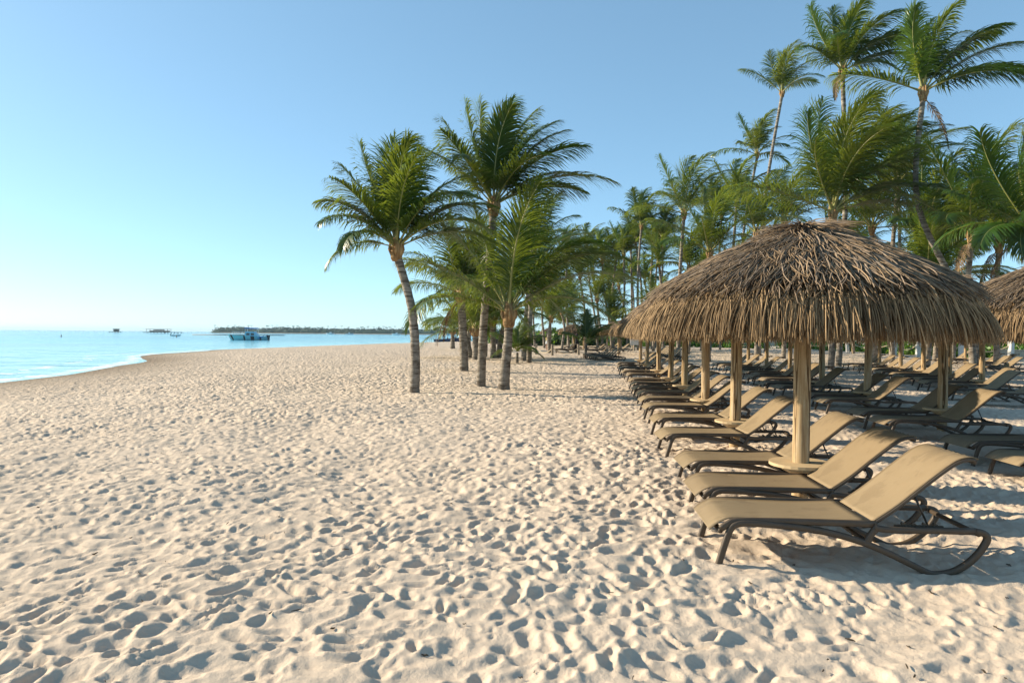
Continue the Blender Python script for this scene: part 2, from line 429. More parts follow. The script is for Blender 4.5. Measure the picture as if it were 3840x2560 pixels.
def make_sea():
    yr = np.concatenate([[-400, -150, -60, -20], np.arange(0, 120, 1.0), np.geomspace(120, 9000, 120)])
    off = np.concatenate([[14, 8, 4, 2], np.arange(0, 40, .7) * -1, -np.geomspace(40, 9000, 60)])
    YY = np.repeat(yr[:, None], len(off), 1)
    X = shore_x(np.minimum(YY, 165)) + off[None, :]
    # right of the bay the sea closes behind the beach as far as the horizon
    t = X - shore_x(YY)
    swell = (.05 * np.sin((t + 6 * vnoise(X * .03, YY * .03, 2)) * 1.05) * np.exp(-np.abs(t + 7) / 9) + .05 * vnoise(X * .35, YY * .12, 5)) * np.clip(-t / 3, 0, 1)
    Z = SEA_Z + swell
    V = np.stack([X, YY, Z], -1).reshape(-1, 3); ny, nx = X.shape
    i = np.arange(ny * nx).reshape(ny, nx)
    F = np.stack([i[:-1, :-1], i[1:, :-1], i[1:, 1:], i[:-1, 1:]], -1).reshape(-1, 4)
    dep = np.clip(-t / 60, 0, 1).reshape(-1) ** .8
    foam = (np.exp(-((t + .6) / 1.0) ** 2) + .75 * np.exp(-((t + 3.6 + 1.5 * vnoise(X * .1, YY * .1, 3)) / .8) ** 2)).reshape(-1)
    n0 = len(V)
    # far right sheet of the bay, behind the point
    xs = np.concatenate([[-13 + .0], np.geomspace(20, 9000, 20)]); ys = np.concatenate([np.linspace(165.5, 400, 12), np.geomspace(450, 9000, 14)])
    X2, Y2 = np.meshgrid(X[0, 0] * 0 + xs + 1.01 , ys)
    V2 = np.stack([X2, Y2, np.full_like(X2, SEA_Z - .004)], -1).reshape(-1, 3)
    i2 = np.arange(X2.size).reshape(X2.shape) + n0
    F2 = np.stack([i2[:-1, :-1], i2[:-1, 1:], i2[1:, 1:], i2[1:, :-1]], -1).reshape(-1, 4)
    me = np_mesh('sea', np.concatenate([V, V2]), np.concatenate([F, F2]), None, [M['sea']], True, None,
                 {'depth': np.concatenate([dep, np.ones(len(V2))]), 'foam': np.concatenate([foam, np.zeros(len(V2))])})
    tag(link('sea', me), 'calm turquoise sea with a thin line of foam', 'sea', kind='structure')
make_sea()

# ------------------------------------------------------------------ palms
def frond_mesh(name, L, az, pitch, rng, wind=.35, droop=1.1, nl=80, segs=3, lw=.02, lscale=.29, leafdroop=.9, ndir=None):
    N = 20
    a = R(az); p = R(pitch)
    d = np.array([math.cos(a) * math.sin(p), math.sin(a) * math.sin(p), math.cos(p)])
    pts = [np.zeros(3)]; ds = []
    for i in range(N):
        t = i / N; ds.append(d.copy()); pts.append(pts[-1] + d * L / N)
        d = d + (np.array([0, 0, -1.0]) * droop * (.35 + 1.5 * t) + np.array([1.0, -.1, 0]) * wind * (.3 + 1.4 * t)) / N
        d /= np.linalg.norm(d)
    ds.append(d); pts = np.array(pts); ds = np.array(ds)
    out = np.array([math.cos(a), math.sin(a), 0])
    sides = []
    roll = rng.uniform(-.5, .5)
    for i in range(N + 1):
        s0 = np.cross(ds[i], np.array([0, 0, 1.0]) + .35 * out * (-1 if pitch < 30 else 0) + 1e-3 * out)
        s0 = np.cross(ds[i], [0, 0, 1.0]) if np.linalg.norm(s0) < .05 else s0
        s0 /= np.linalg.norm(s0) + 1e-9
        u0 = np.cross(s0, ds[i]); r_ = roll * (i / N)
        sides.append(s0 * math.cos(r_) + u0 * math.sin(r_))
    sides = np.array(sides); ups = np.cross(sides, ds)
    # leaflets
    t = np.linspace(.15, .995, nl); t = np.concatenate([t, t + .004]); t = np.clip(t, 0, .999)
    sg = np.concatenate([np.ones(nl), -np.ones(nl)])
    n = len(t); jit = rng.uniform(-.5, .5, n) if hasattr(rng, 'rand') else np.random.rand(n)
    k = t * N; i0 = np.floor(k).astype(int); fr = (k - i0)[:, None]
    P = pts[i0] * (1 - fr) + pts[np.minimum(i0+1, N)] * fr
    D = ds[i0] * (1 - fr) + ds[np.minimum(i0+1, N)] * fr; S = sides[i0]; U = ups[i0]
    ph = np.radians(68 - 45 * t + jit * 14)[:, None]
    ll = (L * lscale * np.sin(np.pi * (.16 + .76 * t)) ** .75 * (1 + .30 * jit))[:, None]
    lift = (.08 - .15 * t + .35 * rng.uniform(-.5, .5, n))[:, None]
    dr = D * np.cos(ph) + S * sg[:, None] * np.sin(ph) + U * lift
    dr /= np.linalg.norm(dr, axis=1, keepdims=True)
    prev = P; rows = []
    wprof = [.55, 1.0, .75, 0] if segs == 3 else [.7, 1.0, 0]
    gl = leafdroop * (1 + .8 * rng.uniform(-.5, .5, n))[:, None]
    for q in range(segs + 1):
        wv = np.cross(dr, U); wv /= np.linalg.norm(wv, axis=1, keepdims=True) + 1e-9
        # slight fold: width turned a bit out of the blade plane
        wv = wv * .9 + U * .35 * sg[:, None]
        w = lw * wprof[q] * (.75 + .5 * (ll / (L * lscale)))
        if q < segs: rows.append(prev - wv * w); rows.append(prev + wv * w)
        else: rows.append(prev)
        prev = prev + dr * ll / segs
        dr = dr + gl * (np.array([0, 0, -1.0]) * 1.0 + np.array([1.0, 0, 0]) * wind * .9) * (.6 + .5 * q) / segs * 1.3
        dr /= np.linalg.norm(dr, axis=1, keepdims=True)
    per = 2 * segs + 1
    V = np.stack(rows, 1).reshape(-1, 3)
    b = (np.arange(n) * per)[:, None]
    q4 = [np.concatenate([b + 2*q, b + 2*q+1, b + 2*q+3, b + 2*q+2], 1) for q in range(segs - 1)]
    F3 = np.concatenate([b + 2*segs-2, b + 2*segs-1, b + 2*segs], 1)
    nleaf4 = len(q4) * n
    # rachis
    rad = L * .0095 * (1 - .86 * np.linspace(0, 1, N + 1)) * (1 + 1.3 * np.exp(-np.linspace(0, 1, N + 1) * 14))
    rv = []
    for j in range(5):
        an = 2 * math.pi * j / 5
        rv.append(pts + (sides * math.cos(an) * 1.15 + ups * math.sin(an) * .8) * rad[:, None] - ups * rad[:, None] * .4)
    rv = np.stack(rv, 1).reshape(-1, 3); o = len(V)
    ii = (np.arange(N) * 5)[:, None] + np.arange(5)[None, :]; jj = (np.arange(N) * 5)[:, None] + ((np.arange(5) + 1) % 5)[None, :]
    F4r = np.stack([ii, jj, jj + 5, ii + 5], -1).reshape(-1, 4) + o
    F4 = np.concatenate(q4 + [F4r])
    mi = np.concatenate([np.zeros(nleaf4), np.ones(len(F4r)), np.zeros(len(F3))])
    return np_mesh(name, np.concatenate([V, rv]), F4, F3, [M['frond'], M['rachis']], False, mi)

POOL = {}
def pool_frond(az, pitch, style, far=False):
    ab = int(round(az / 30)) % 12; pb = min((10, 28, 46, 66, 90), key=lambda v: abs(v - pitch)); v = rnd.randrange(2) if style == 'calm' else 0
    key = (ab, pb, style, v, far)
    if key not in POOL:
        rg = np.random.RandomState(abs(hash((ab, pb, style == 'calm', v))) % 100000)
        wind = {'calm': .32, 'windy': .75}[style]
        POOL[key] = frond_mesh('frond', 4.0, ab * 30, pb, rg, wind, rg.uniform(.8, 1.3), 48 if far else 72, 3, .040 if far else .022, .31, 1.15)
    return POOL[key], ab * 30

TRUNKS = {}
def trunk_mesh(name, top, lean, r0, r1, step, seed):
    """tapered ringed trunk from the origin to `top` (vector); lean = sideways bow"""
    rg = random.Random(seed)
    H = math.hypot(top[0], top[1]) + top[2]
    pts = [(0, 0, -.25), (0, 0, .0), (top[0]*.12 + lean[0]*.5, top[1]*.12 + lean[1]*.5, top[2]*.28), (top[0]*.5 + lean[0], top[1]*.5 + lean[1], top[2]*.62), tuple(top)]
    n = max(10, int(H / step)); P = spline(pts, n); m = MB(); rad = []
    for i in range(n):
        t = i / (n - 1); b = r0 + (r1 - r0) * min(1, t * 1.25)
        b *= 1 + .55 * math.exp(-t * H / .42)
        rad.append(b * (1 + (.055 if i % 2 else -.03) * rg.uniform(.3, 1.2)))
    m.tube([tuple(p) for p in P], rad, 14 if step < .2 else 9)
    return m.mesh(name, M['trunk'], True)

PALMS = []
def palm(label, base, crown, L, style='calm', fronds=None, n=14, r0=.16, r1=.11, lean=(0, 0), step=.09, group=None, hero=False, seed=None, wind=None, boot=True, lw=.017, spread=86, dead=0):
    seed = seed if seed is not None else len(PALMS) + 11
    rg = random.Random(seed)
    bz = float(sand_h(np.array([base[0]]), np.array([base[1]]))[0][0])
    root = empty('palm_tree', (base[0], base[1], bz))
    tag(root, label, 'palm tree', group)
    top = Vector((crown[0] - base[0], crown[1] - base[1], crown[2] - bz))
    link('trunk', trunk_mesh('trunk', top, lean, r0, r1, step, seed), root)
    if boot:
        m = MB(); s = r1 * 1.02; h = L * .125
        m.lathe([(s*.95, -h*.5), (s*1.35, -h*.35), (s*1.5, 0), (s*1.35, h*.45), (s*.8, h)], 10)
        for k in range(7):
            a = k * 2.4; m.tube([(math.cos(a)*s*.8, math.sin(a)*s*.8, -h*.3), (math.cos(a)*s*1.65, math.sin(a)*s*1.65, h*.25), (math.cos(a)*s*1.5, math.sin(a)*s*1.5, h*.8)], [s*.35, s*.42, s*.15], 6)
        m.build('leaf_sheath', M['boot'], root, True, top)
    if fronds is None:
        fronds = []
        for k in range(n):
            t = (k + .5) / n
            fronds.append(((k * 137.5 + rg.uniform(-15, 15)) % 360, 6 + (spread - 6) * t ** 1.25 + rg.uniform(-6, 6), rg.uniform(.85, 1.08)))
    npr = np.random.RandomState(seed)
    for f in fronds:
        az, pi, s = f[0], f[1], f[2] if len(f) > 2 else 1.0
        if hero:
            me = frond_mesh('frond', L * s, az, pi, npr, (.45 if wind is None else wind), npr.uniform(.8, 1.35) if len(f) < 4 else f[3], 96, 3, lw, .315, 1.25)
            o = link('frond', me, root, top + Vector((0, 0, L * .05)))
        else:
            me, a0 = pool_frond(az, pi, style, base[1] > 58)
            o = link('frond', me, root, top + Vector((0, 0, L * .04)), (rg.uniform(-.08, .08), rg.uniform(-.08, .08), R(((az - a0 + 180) % 360) - 180)))
            o.scale = (L * s / 4,) * 3
    if dead:
        for q in range(dead):
            az = rg.uniform(0, 360); rr = np.random.RandomState(seed + q)
            me = frond_mesh('dead_frond', L * .62, az, rg.uniform(112, 140), rr, .15, 1.6, 40, 3, lw * .8, .16, 1.6)
            me.materials[0] = M['deadleaf']; me.materials[1] = M['boot']
            link('dead_frond', me, root, top)
    PALMS.append(root)
    return root

FG = 'palms standing on the open sand'
palm('leaning palm with slim curved banded trunk, nearest the water on the sand', (-2.76, 19.4), (-3.30, 19.4, 3.95), 3.55,
     fronds=[(182, 42, .74, 1.3), (176, 30, .80, 1.0), (210, 50, .7, 1.5), (165, 24, .92, .7), (110, 8, .92, .5), (262, 9, .86, .5), (285, 22, .85, .8), (60, 12, .92, .6), (12, 26, .9, .9), (352, 44, .9, 1.1), (335, 56, .88, 1.3), (220, 40, .8, 1.1), (235, 66, .7, 1.5), (125, 26, .9), (195, 76, .62, 1.5), (30, 38, .9), (322, 36, .85), (140, 14, .95, .6), (5, 64, .8, 1.0)],
     hero=True, r0=.15, r1=.115, lean=(.16, 0), group=FG)
palm('tallest palm of the sandy cluster, with straight pale banded trunk', (-.98, 21.9), (-.62, 21.9, 5.65), 3.5,
     fronds=[(95, 4, 1, .5), (270, 8, .9, .6), (30, 12, 1, .6), (60, 20, 1, .7), (8, 26, 1.0, .8), (350, 38, 1.0, .9), (20, 48, 1.0), (0, 58, 1.15, .9), (150, 16, 1, .7), (168, 30, .95, .8), (185, 44, .85), (215, 38, .85), (240, 52, .85), (305, 45, .9), (330, 24, .95), (200, 70, .7), (345, 66, .85), (180, 20, .95, .7)],
     hero=True, r0=.16, r1=.115, group=FG)
palm('short stout palm with swollen trunk base and huge low fronds on the sand', (-.24, 20.8), (-.10, 20.8, 2.15), 4.3,
     fronds=[(280, 13, .95, .55), (90, 10, 1), (30, 25, .9), (350, 38, .95), (10, 52, 1.0, 1.0), (345, 30, .85), (180, 30, .85), (190, 52, .85, .9), (205, 70, .75), (330, 66, .8), (150, 22, .9), (60, 40, .9), (120, 50, .8)],
     hero=True, r0=.19, r1=.13, lean=(.04, 0), group=FG)
palm('thick trunked palm with yellowing fronds left of the tall cluster palm', (-2.14, 30.6), (-2.3, 30.6, 3.3), 3.9, n=22, r0=.20, r1=.18, dead=2, group=FG)
palm('palm with flared grey foot behind the thick trunked palm', (-2.3, 43.7), (-2.35, 43.7, 1.75), 3.9, n=13, r0=.24, r1=.20, group=FG)
palm('palm leaning left between the two banded trunks of the cluster', (-2.0, 50), (-2.6, 50, 4.2), 3.9, n=15, r0=.22, r1=.17, lean=(.2, 0), group=FG)
palm('dark trunked palm hidden directly behind the tall cluster palm', (-1.25, 46), (-1.3, 46, 2.4), 3.8, n=14, r0=.20, r1=.18, group=FG)
palm('palm slanting right behind the stout low palm', (-.9, 47), (.1, 47, 4.6), 3.9, n=15, r0=.22, r1=.16, group=FG)
palm('knee-high stemmed baby palm with upright bright green fronds', (.3, 39.2), (.32, 39.2, .62), 2.0,
     fronds=[(90, 8), (200, 22), (330, 20), (20, 38), (160, 45), (250, 60), (300, 65, .9), (190, 75, .8), (350, 80, .8), (60, 30)], hero=True, r0=.07, r1=.06, boot=False, lw=.018, group=FG)
palm('slim straight palm right of the stout palm, pale ringed trunk with dark foot', (1.0, 39.6), (1.15, 39.6, 5.9), 4.1, n=16, r0=.17, r1=.13, group=FG)
palm('grey trunked palm paired just behind the slim straight palm', (.75, 42), (1.0, 42, 4.5), 4.0, n=15, r0=.19, r1=.15, group=FG)
palm('waist-high young palm beside the dark packed loungers', (5.1, 47.6), (5.2, 47.6, 1.0), 2.4,
     fronds=[(120, 12), (165, 30), (10, 35), (0, 60, 1.1), (60, 15), (30, 45), (190, 55, .8), (300, 35)], hero=True, r0=.10, r1=.07, boot=False, lw=.02, group=FG)
palm('small bushy palm beside the green flag', (-6.4, 73.6), (-6.4, 73.6, 1.75), 2.6, n=14, r0=.26, r1=.2, group=FG)
palm('palm with half hidden trunk behind the thick trunked palm', (-4.3, 67), (-4.2, 67, 2.5), 3.6, n=14, r0=.28, r1=.22, group=FG)
palm('palm bending left with yellow fronds, low behind the flared palm', (-2.9, 47.5), (-3.4, 47.5, 1.9), 3.6, n=13, r0=.2, r1=.17, group=FG)

BG = 'palms of the grove behind the umbrellas'
GROVE = [('tall palm left of the lone slender pair behind the thatch slope', 13.7, 74, 13.9, 13.3, 4.2), ('sturdy dark trunked palm rising over the left slope of the big thatch', 12.2, 50, 12.5, 10.4, 4.6), ('dark trunked palm with orange crown base over the thatch shoulder', 19.5, 60, 19.6, 13.2, 4.6),
 ('', 15.9, 84, 15.1, 13.1, 4), ('', 15.5, 88, 15.2, 12.8, 4), ('slim palm of the slender pair above the thatch edge, left one', 16.0, 78, 16.0, 11.6, 3.8), ('slim palm of the slender pair above the thatch edge, right one', 16.4, 74, 16.3, 11.9, 4.1), ('', 18.9, 90, 19.1, 12.0, 4), ('', 12.7, 80, 13.0, 10.9, 4), ('', 12.5, 86, 13.1, 11.5, 3.8), ('', 12.3, 84, 11.0, 10.5, 4.2),
 ('', 13.3, 62, 13.3, 8.0, 3.0), ('low bushy palm showing over the left thatch slope', 12.1, 42, 12.1, 6.6, 4.4), ('', 21.8, 75, 21.8, 15.9, 4), ('slender tall palm left of the very tall curved one', 22.1, 66, 23.5, 19.0, 4.2),
 ('very tall curved palm with small crown, highest of the left ones over the thatch', 20.3, 56, 21.9, 21.4, 4.0), ('tall palm whose crown is cut by the top edge of the picture', 18.2, 38, 18.2, 16.2, 4.2), ('tall leaning palm with wide wind-swept crown at upper right', 22.8, 33, 19.7, 13.3, 4.6), ('big shaggy palm directly behind the peak of the nearest umbrella', 15.9, 34, 15.9, 7.6, 6.0), ('', 31.4, 55, 30.9, 16.5, 4), ('', 23.4, 42, 23.6, 10.9, 4.6),
 ('palm with stiff fronds against the right edge of the picture', 20.6, 27, 20.4, 5.9, 3.9), ('', 21.0, 31, 20.8, 6.2, 4.6), ('', 16.5, 46, 16.4, 8.4, 4.6), ('', 19.9, 50, 19.9, 9.7, 4.6), ('', 23.4, 44, 23.1, 8.5, 5), ('', 24.3, 40, 24.3, 7.2, 4.8), ('', 25.6, 36, 25.6, 6.4, 4.6), ('', 24.4, 80, 24.4, 15.5, 4),
 ('tall grey palm whose trunk crosses the far thatch roofs', 6.5, 78, 6.2, 10.0, 4.2), ('', 8.8, 82, 8.1, 8.4, 4), ('', 11.0, 88, 10.3, 10.0, 4), ('', 14.8, 95, 13.3, 8.9, 4), ('', 4.7, 85, 5.1, 8.1, 4), ('', 3.8, 80, 3.5, 5.6, 4), ('', 15.2, 90, 14.0, 7.9, 4), ('', 17.5, 100, 17.5, 9.9, 4.2), ('', 8.9, 100, 8.5, 6.6, 4.2), ('', 10.0, 75, 9.3, 5.4, 4), ('', 5.1, 70, 5.1, 3.8, 3.6), ('', 19.0, 95, 18.4, 8.9, 4), ('', 11.9, 95, 10.2, 13.4, 4.2), ('', 15.7, 110, 15.7, 6.5, 4.2), ('', 3.0, 90, 2.8, 4.4, 4), ('', 3.3, 60, 3.4, 2.9, 3.4), ('', 15.5, 60, 15.5, 7.4, 4.2),
 ('', 7.5, 92, 7.5, 2.6, 4.2), ('', 11.5, 78, 11.6, 3.0, 4.2), ('', 14.5, 70, 14.5, 3.4, 4.4), ('', 17.5, 82, 17.5, 4.0, 4.4), ('', 21, 64, 21, 4.6, 4.6), ('', 5.5, 98, 5.5, 3.4, 4.2), ('', 25, 52, 25, 4.6, 4.8), ('', 18.2, 55, 18.2, 5.2, 4.6), ('', 28.5, 46, 28.5, 5.2, 4.8), ('', 22.5, 37, 22.5, 4.4, 4.6),
 ('', 28, 60, 28, 8.5, 4.6), ('', 33, 66, 33, 9, 4.6), ('', 38, 62, 38, 9, 4.8), ('', 31, 48, 31.2, 8, 4.8), ('', 20, 72, 20, 8, 4.4), ('', 26, 70, 26, 9.5, 4.4)]
plain_i = [g for g in GROVE if not g[0]]
order = sorted(range(len(plain_i)), key=lambda i: plain_i[i][3] / plain_i[i][2])
rank = {id(plain_i[i]): k for k, i in enumerate(order)}
LEFTORD = ['leftmost'] + ORD[1:]
for gi, g in enumerate(GROVE):
    lab, bx, by, cx_, cz, L = g
    if not lab:
        k = rank[id(g)]
        word = LEFTORD[k] if k < 20 else 'twenty-' + ORD[k - 20].replace('nearest', 'first') if k < 29 else 'thirtieth' if k == 29 else ('thirty-' + ORD[k - 30] if k < 39 else 'fortieth' if k == 39 else 'forty-' + ORD[k - 40]).replace('nearest', 'first')
        lab = ('%s from the left' % word if k else 'leftmost') + ' of the plain grove palms behind the umbrellas'
    big = g[0].startswith('big shaggy'); lean4 = g[0].startswith('tall leaning')
    windy = cz > 9.5 or big
    near = by < 45
    fr = None
    if lean4:
        fr = [(180, 72, 1.0, .55), (275, 10, .9, .5), (100, 8, .9), (30, 20, 1), (10, 34, 1.05, .6), (350, 48, 1.1, .6), (5, 62, 1.1, .45), (340, 30, 1), (60, 30, .9), (200, 22, .85), (150, 15, .9), (320, 70, .9)]
    if big:
        fr = [(275, 10, .95, .5), (250, 22, .95, .6), (100, 8, 1), (30, 18, .95), (345, 28, 1.0, .6), (320, 40, .95, .8), (10, 40, 1.0, .8), (200, 28, .85), (180, 68, .9, .6), (5, 72, .95, .9), (330, 60, .85), (60, 30, .95), (150, 14, 1), (220, 45, .8), (300, 20, .9), (0, 14, 1, .5), (330, 16, .95, .6), (20, 54, .95, .9), (265, 34, .85, .9)]
    if g[0].startswith('tall palm whose'):
        fr = [(178, 35, .95, .3), (100, 8, 1), (270, 10, .95, .5), (30, 20, 1), (10, 38, 1), (340, 40, 1), (300, 30, .95), (200, 60, .85), (350, 62, .95), (140, 15, 1), (230, 50, .8), (60, 30, 1), (320, 75, .7)]
    if g[0].startswith('palm with stiff'):
        fr = [(185, 40, 1.1, .25), (150, 12, 1, .3), (20, 10, 1, .3), (270, 8, .9, .3), (180, 62, .9, .5), (200, 85, .9), (240, 70, .8), (300, 50, .9), (350, 40, 1), (90, 20, 1), (40, 45, 1), (220, 95, .8), (330, 80, .8), (160, 75, .9)]
    lean = (-1.75 if lean4 else rnd.uniform(-.3, .3) + (-.5 if cz > 18 else 0), 0)
    palm(lab, (bx, by), (cx_, by, cz), L, 'windy' if windy else 'calm', fr, 11 if not near else 14, .17 if by > 60 else .19, .12, lean,
         .12 if near else .22, BG, hero=bool(fr), spread=62 + 22 * rnd.random(), dead=1 if near else 0, wind=.62 if fr else None, lw=.024)

# ------------------------------------------------------------------ thatched umbrellas
PROF_R = np.array([.0, .12, .45, .85, 1.20, 1.45, 1.56]); PROF_Z = np.array([2.76, 2.75, 2.60, 2.42, 2.23, 2.06, 1.95])
PS = np.linspace(0, 1, len(PROF_R))
def strands(n_top, n_fr, seed, wide=1.0):
    rg = np.random.RandomState(seed)
    # laid strands
    s = np.sqrt(rg.uniform(.004, .47, n_top)); a = rg.uniform(0, 2*np.pi, n_top)
    r0 = np.interp(s, PS, PROF_R); z0 = np.interp(s, PS, PROF_Z)
    r1 = np.interp(np.minimum(s + .06, 1), PS, PROF_R); z1 = np.interp(np.minimum(s + .06, 1), PS, PROF_Z)
    tr = r1 - r0; tz = z1 - z0; q = np.hypot(tr, tz) + 1e-6; tr /= q; tz /= q
    lift = rg.uniform(-.02, .16, n_top)
    tr2 = tr * np.cos(lift) - tz * np.sin(lift); tz2 = tz * np.cos(lift) + tr * np.sin(lift)
    dev = rg.normal(0, .36, n_top); ln = rg.uniform(.24, .52, n_top); off = rg.uniform(.0, .05, n_top)
    w = rg.uniform(.0036, .0072, n_top) * wide; grav = rg.uniform(.2, 1.1, n_top); curl = rg.normal(0, 1.2, n_top)
    base = np.array([.285, .215, .155]); g = rg.uniform(.3, 1.30, n_top)
    tone = base * g[:, None] * np.where(rg.rand(n_top) < .3, 1, 0)[:, None] + np.array([.30, .225, .15]) * g[:, None] * np.where(rg.rand(n_top) < .5, .9, 1)[:, None] * 1.0
    tone = np.where(rg.rand(n_top)[:, None] < .55, base * g[:, None], np.array([.36, .25, .15]) * g[:, None])
    # hanging fringe
    s2 = rg.uniform(.66, .93, n_fr); a2 = rg.uniform(0, 2*np.pi, n_fr)
    r02 = np.interp(s2, PS, PROF_R); z02 = np.interp(s2, PS, PROF_Z) - .03
    up = rg.uniform(.75, 1.25, n_fr)
    tone2 = np.array([.375, .255, .14]) * rg.uniform(.22, 1.25, n_fr)[:, None]
    A = np.concatenate([a, a2]); RR = np.concatenate([r0, r02]); ZZ = np.concatenate([z0 + off, z02])
    TR = np.concatenate([tr2, np.cos(R(62) * up)]); TZ = np.concatenate([tz2, -np.sin(R(62) * up) - .1])
    zend = 1.61 + rg.gamma(1.6, .065, n_fr)
    LN = np.concatenate([ln, np.clip((z02 - zend) * 1.07, .12, .9)])
    DV = np.concatenate([dev, rg.normal(0, .14, n_fr)])
    W = np.concatenate([w, rg.uniform(.003, .0062, n_fr) * wide]); G = np.concatenate([grav, rg.uniform(2.6, 4.4, n_fr)])
    C = np.concatenate([curl, rg.normal(0, .6, n_fr)]); T = np.concatenate([tone, tone2])
    return A, RR, ZZ, TR, TZ, LN, DV, W, G, C, T

def strand_geom(A, RR, ZZ, TR, TZ, LN, DV, W, G, C, K=4):
    n = len(A); er = np.stack([np.cos(A), np.sin(A), 0*A], 1); et = np.stack([-np.sin(A), np.cos(A), 0*A], 1); ez = np.array([0, 0, 1.0])
    P = er * RR[:, None] + ez * ZZ[:, None]
    D = er * TR[:, None] + ez * TZ[:, None] + et * DV[:, None]
    D /= np.linalg.norm(D, axis=1, keepdims=True)
    rows = []
    for k in range(K + 1):
        Wd = np.cross(D, er * .35 + ez * .9); Wd = Wd * .8 + et * .6 * np.sign((Wd * et).sum(1, keepdims=True) + 1e-9); Wd /= np.linalg.norm(Wd, axis=1, keepdims=True) + 1e-9
        Nn = np.cross(Wd, D); Nn *= np.sign((Nn * (er + ez * .8)).sum(1, keepdims=True))
        w = W[:, None] * (1.0 if k < K else .45)
        rows += [P - Wd * w, P + Nn * w * 1.1, P + Wd * w]
        P = P + D * (LN / K)[:, None]
        D = D + (-ez * G[:, None] * .30 + et * C[:, None] * .22) / K * (1.6 if k > 0 else .6)
        D /= np.linalg.norm(D, axis=1, keepdims=True)
    per = 3 * (K + 1); V = np.stack(rows, 1).reshape(-1, 3)
    b = (np.arange(n) * per)[:, None]; F = []
    for k in range(K):
        o = 3 * k
        F += [np.concatenate([b+o, b+o+1, b+o+4, b+o+3], 1), np.concatenate([b+o+1, b+o+2, b+o+5, b+o+4], 1), np.concatenate([b+o+2, b+o, b+o+3, b+o+5], 1)]
    return V, np.concatenate(F), per

def thatch_mesh(name, nt, nf, seed, wide=1.0):
    S = strands(nt, nf, seed, wide)
    V, F, per = strand_geom(*S[:10])
    tone = np.repeat(S[10], per, 0)
    # woven under-layer that carries the strands
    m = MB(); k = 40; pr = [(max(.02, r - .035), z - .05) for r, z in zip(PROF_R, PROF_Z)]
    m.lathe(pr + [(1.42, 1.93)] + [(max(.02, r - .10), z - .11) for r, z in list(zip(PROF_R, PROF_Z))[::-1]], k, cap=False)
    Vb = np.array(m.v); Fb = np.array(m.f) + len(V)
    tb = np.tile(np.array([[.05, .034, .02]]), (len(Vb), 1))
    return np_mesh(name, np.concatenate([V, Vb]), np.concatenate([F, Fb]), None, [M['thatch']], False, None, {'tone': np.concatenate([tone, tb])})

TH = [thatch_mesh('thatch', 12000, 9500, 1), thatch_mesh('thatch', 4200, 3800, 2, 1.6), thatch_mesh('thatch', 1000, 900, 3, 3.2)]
def post_mesh(name, r, h, seed, wob=.012):
    rg = random.Random(seed); m = MB()
    zs = np.linspace(-.3, h, 16); ox, oy = rg.uniform(-.01, .01), rg.uniform(-.01, .01)
    m.tube([(ox * math.sin(z * 2 + seed) + rg.uniform(-.1, .1) * wob, oy * math.sin(z * 1.3), z) for z in zs], [r * (1 + rg.uniform(-.03, .03) - .02 * i / 16) for i in range(16)], 14)
    return m.mesh(name, M['wood'], True)
POSTS = [post_mesh('post', .082, 2.74, k) for k in range(5)]
def table_meshes():
    m = MB()
    for sgn in (0, math.pi):                       # two half discs screwed together round the post
        k = 14; V = []; rr = .30
        pts = [(rr * math.cos(sgn + math.pi * j / k), rr * math.sin(sgn + math.pi * j / k)) for j in range(k + 1)]
        off = Vector((-math.sin(sgn) * 0, .0025 if sgn == 0 else -.0025, 0))
        for z in (.385, .415):
            V += [(x + off.x, y + off.y, z) for x, y in pts]
        n = k + 1
        F = [tuple(range(n))[::-1], tuple(n + j for j in range(n))] + [(j, (j+1) % n, n + (j+1) % n, n + j) for j in range(n)]
        m.add(V, F)
    top = m.mesh('tabletop', M['table'])
    m = MB(); m.lathe([(.10, .30), (.17, .335), (.19, .384), (.084, .384), (.084, .30)], 8, cap=False)
    return top, m.mesh('bracket', M['table'])
TABLE, BRACKET = table_meshes()
def rafter_mesh():
    m = MB(); m.tube([(.06, 0, 2.60), (.45, 0, 2.50), (.9, 0, 2.30), (1.38, 0, 1.99)], .026, 6); return m.mesh('rafter', M['wood'], True)
RAFTER = rafter_mesh()
def hoop_mesh():
    m = MB(); m.tube([(1.32 * math.cos(a), 1.32 * math.sin(a), 2.0) for a in np.linspace(0, 2*math.pi, 33)], .022, 6, False); return m.mesh('hoop', M['wood'], True)
HOOP = hoop_mesh()
UMB = 'thatched beach umbrellas'
def umbrella(x, y, lod, label, scale=1.0):
    z = float(sand_h(np.array([x]), np.array([y]))[0][0]) * .3
    rz = rnd.uniform(0, 6.28)
    root = empty('thatched_umbrella', (x, y, z), rz); root.scale = (scale, scale, 1)
    tag(root, label, 'beach umbrella', UMB)
    link('post', POSTS[rnd.randrange(5)], root, None, (R(rnd.uniform(-.6, .6)), R(rnd.uniform(-.6, .6)), rnd.uniform(0, 6)))
    th = link('thatch', TH[lod], root); th['kind'] = 'stuff'
    if lod < 2:
        link('tabletop', TABLE, root); link('bracket', BRACKET, root); link('hoop', HOOP, root)
        for k in range(8): link('rafter', RAFTER, root, None, (0, 0, k * math.pi / 4))
    return root, th, rz

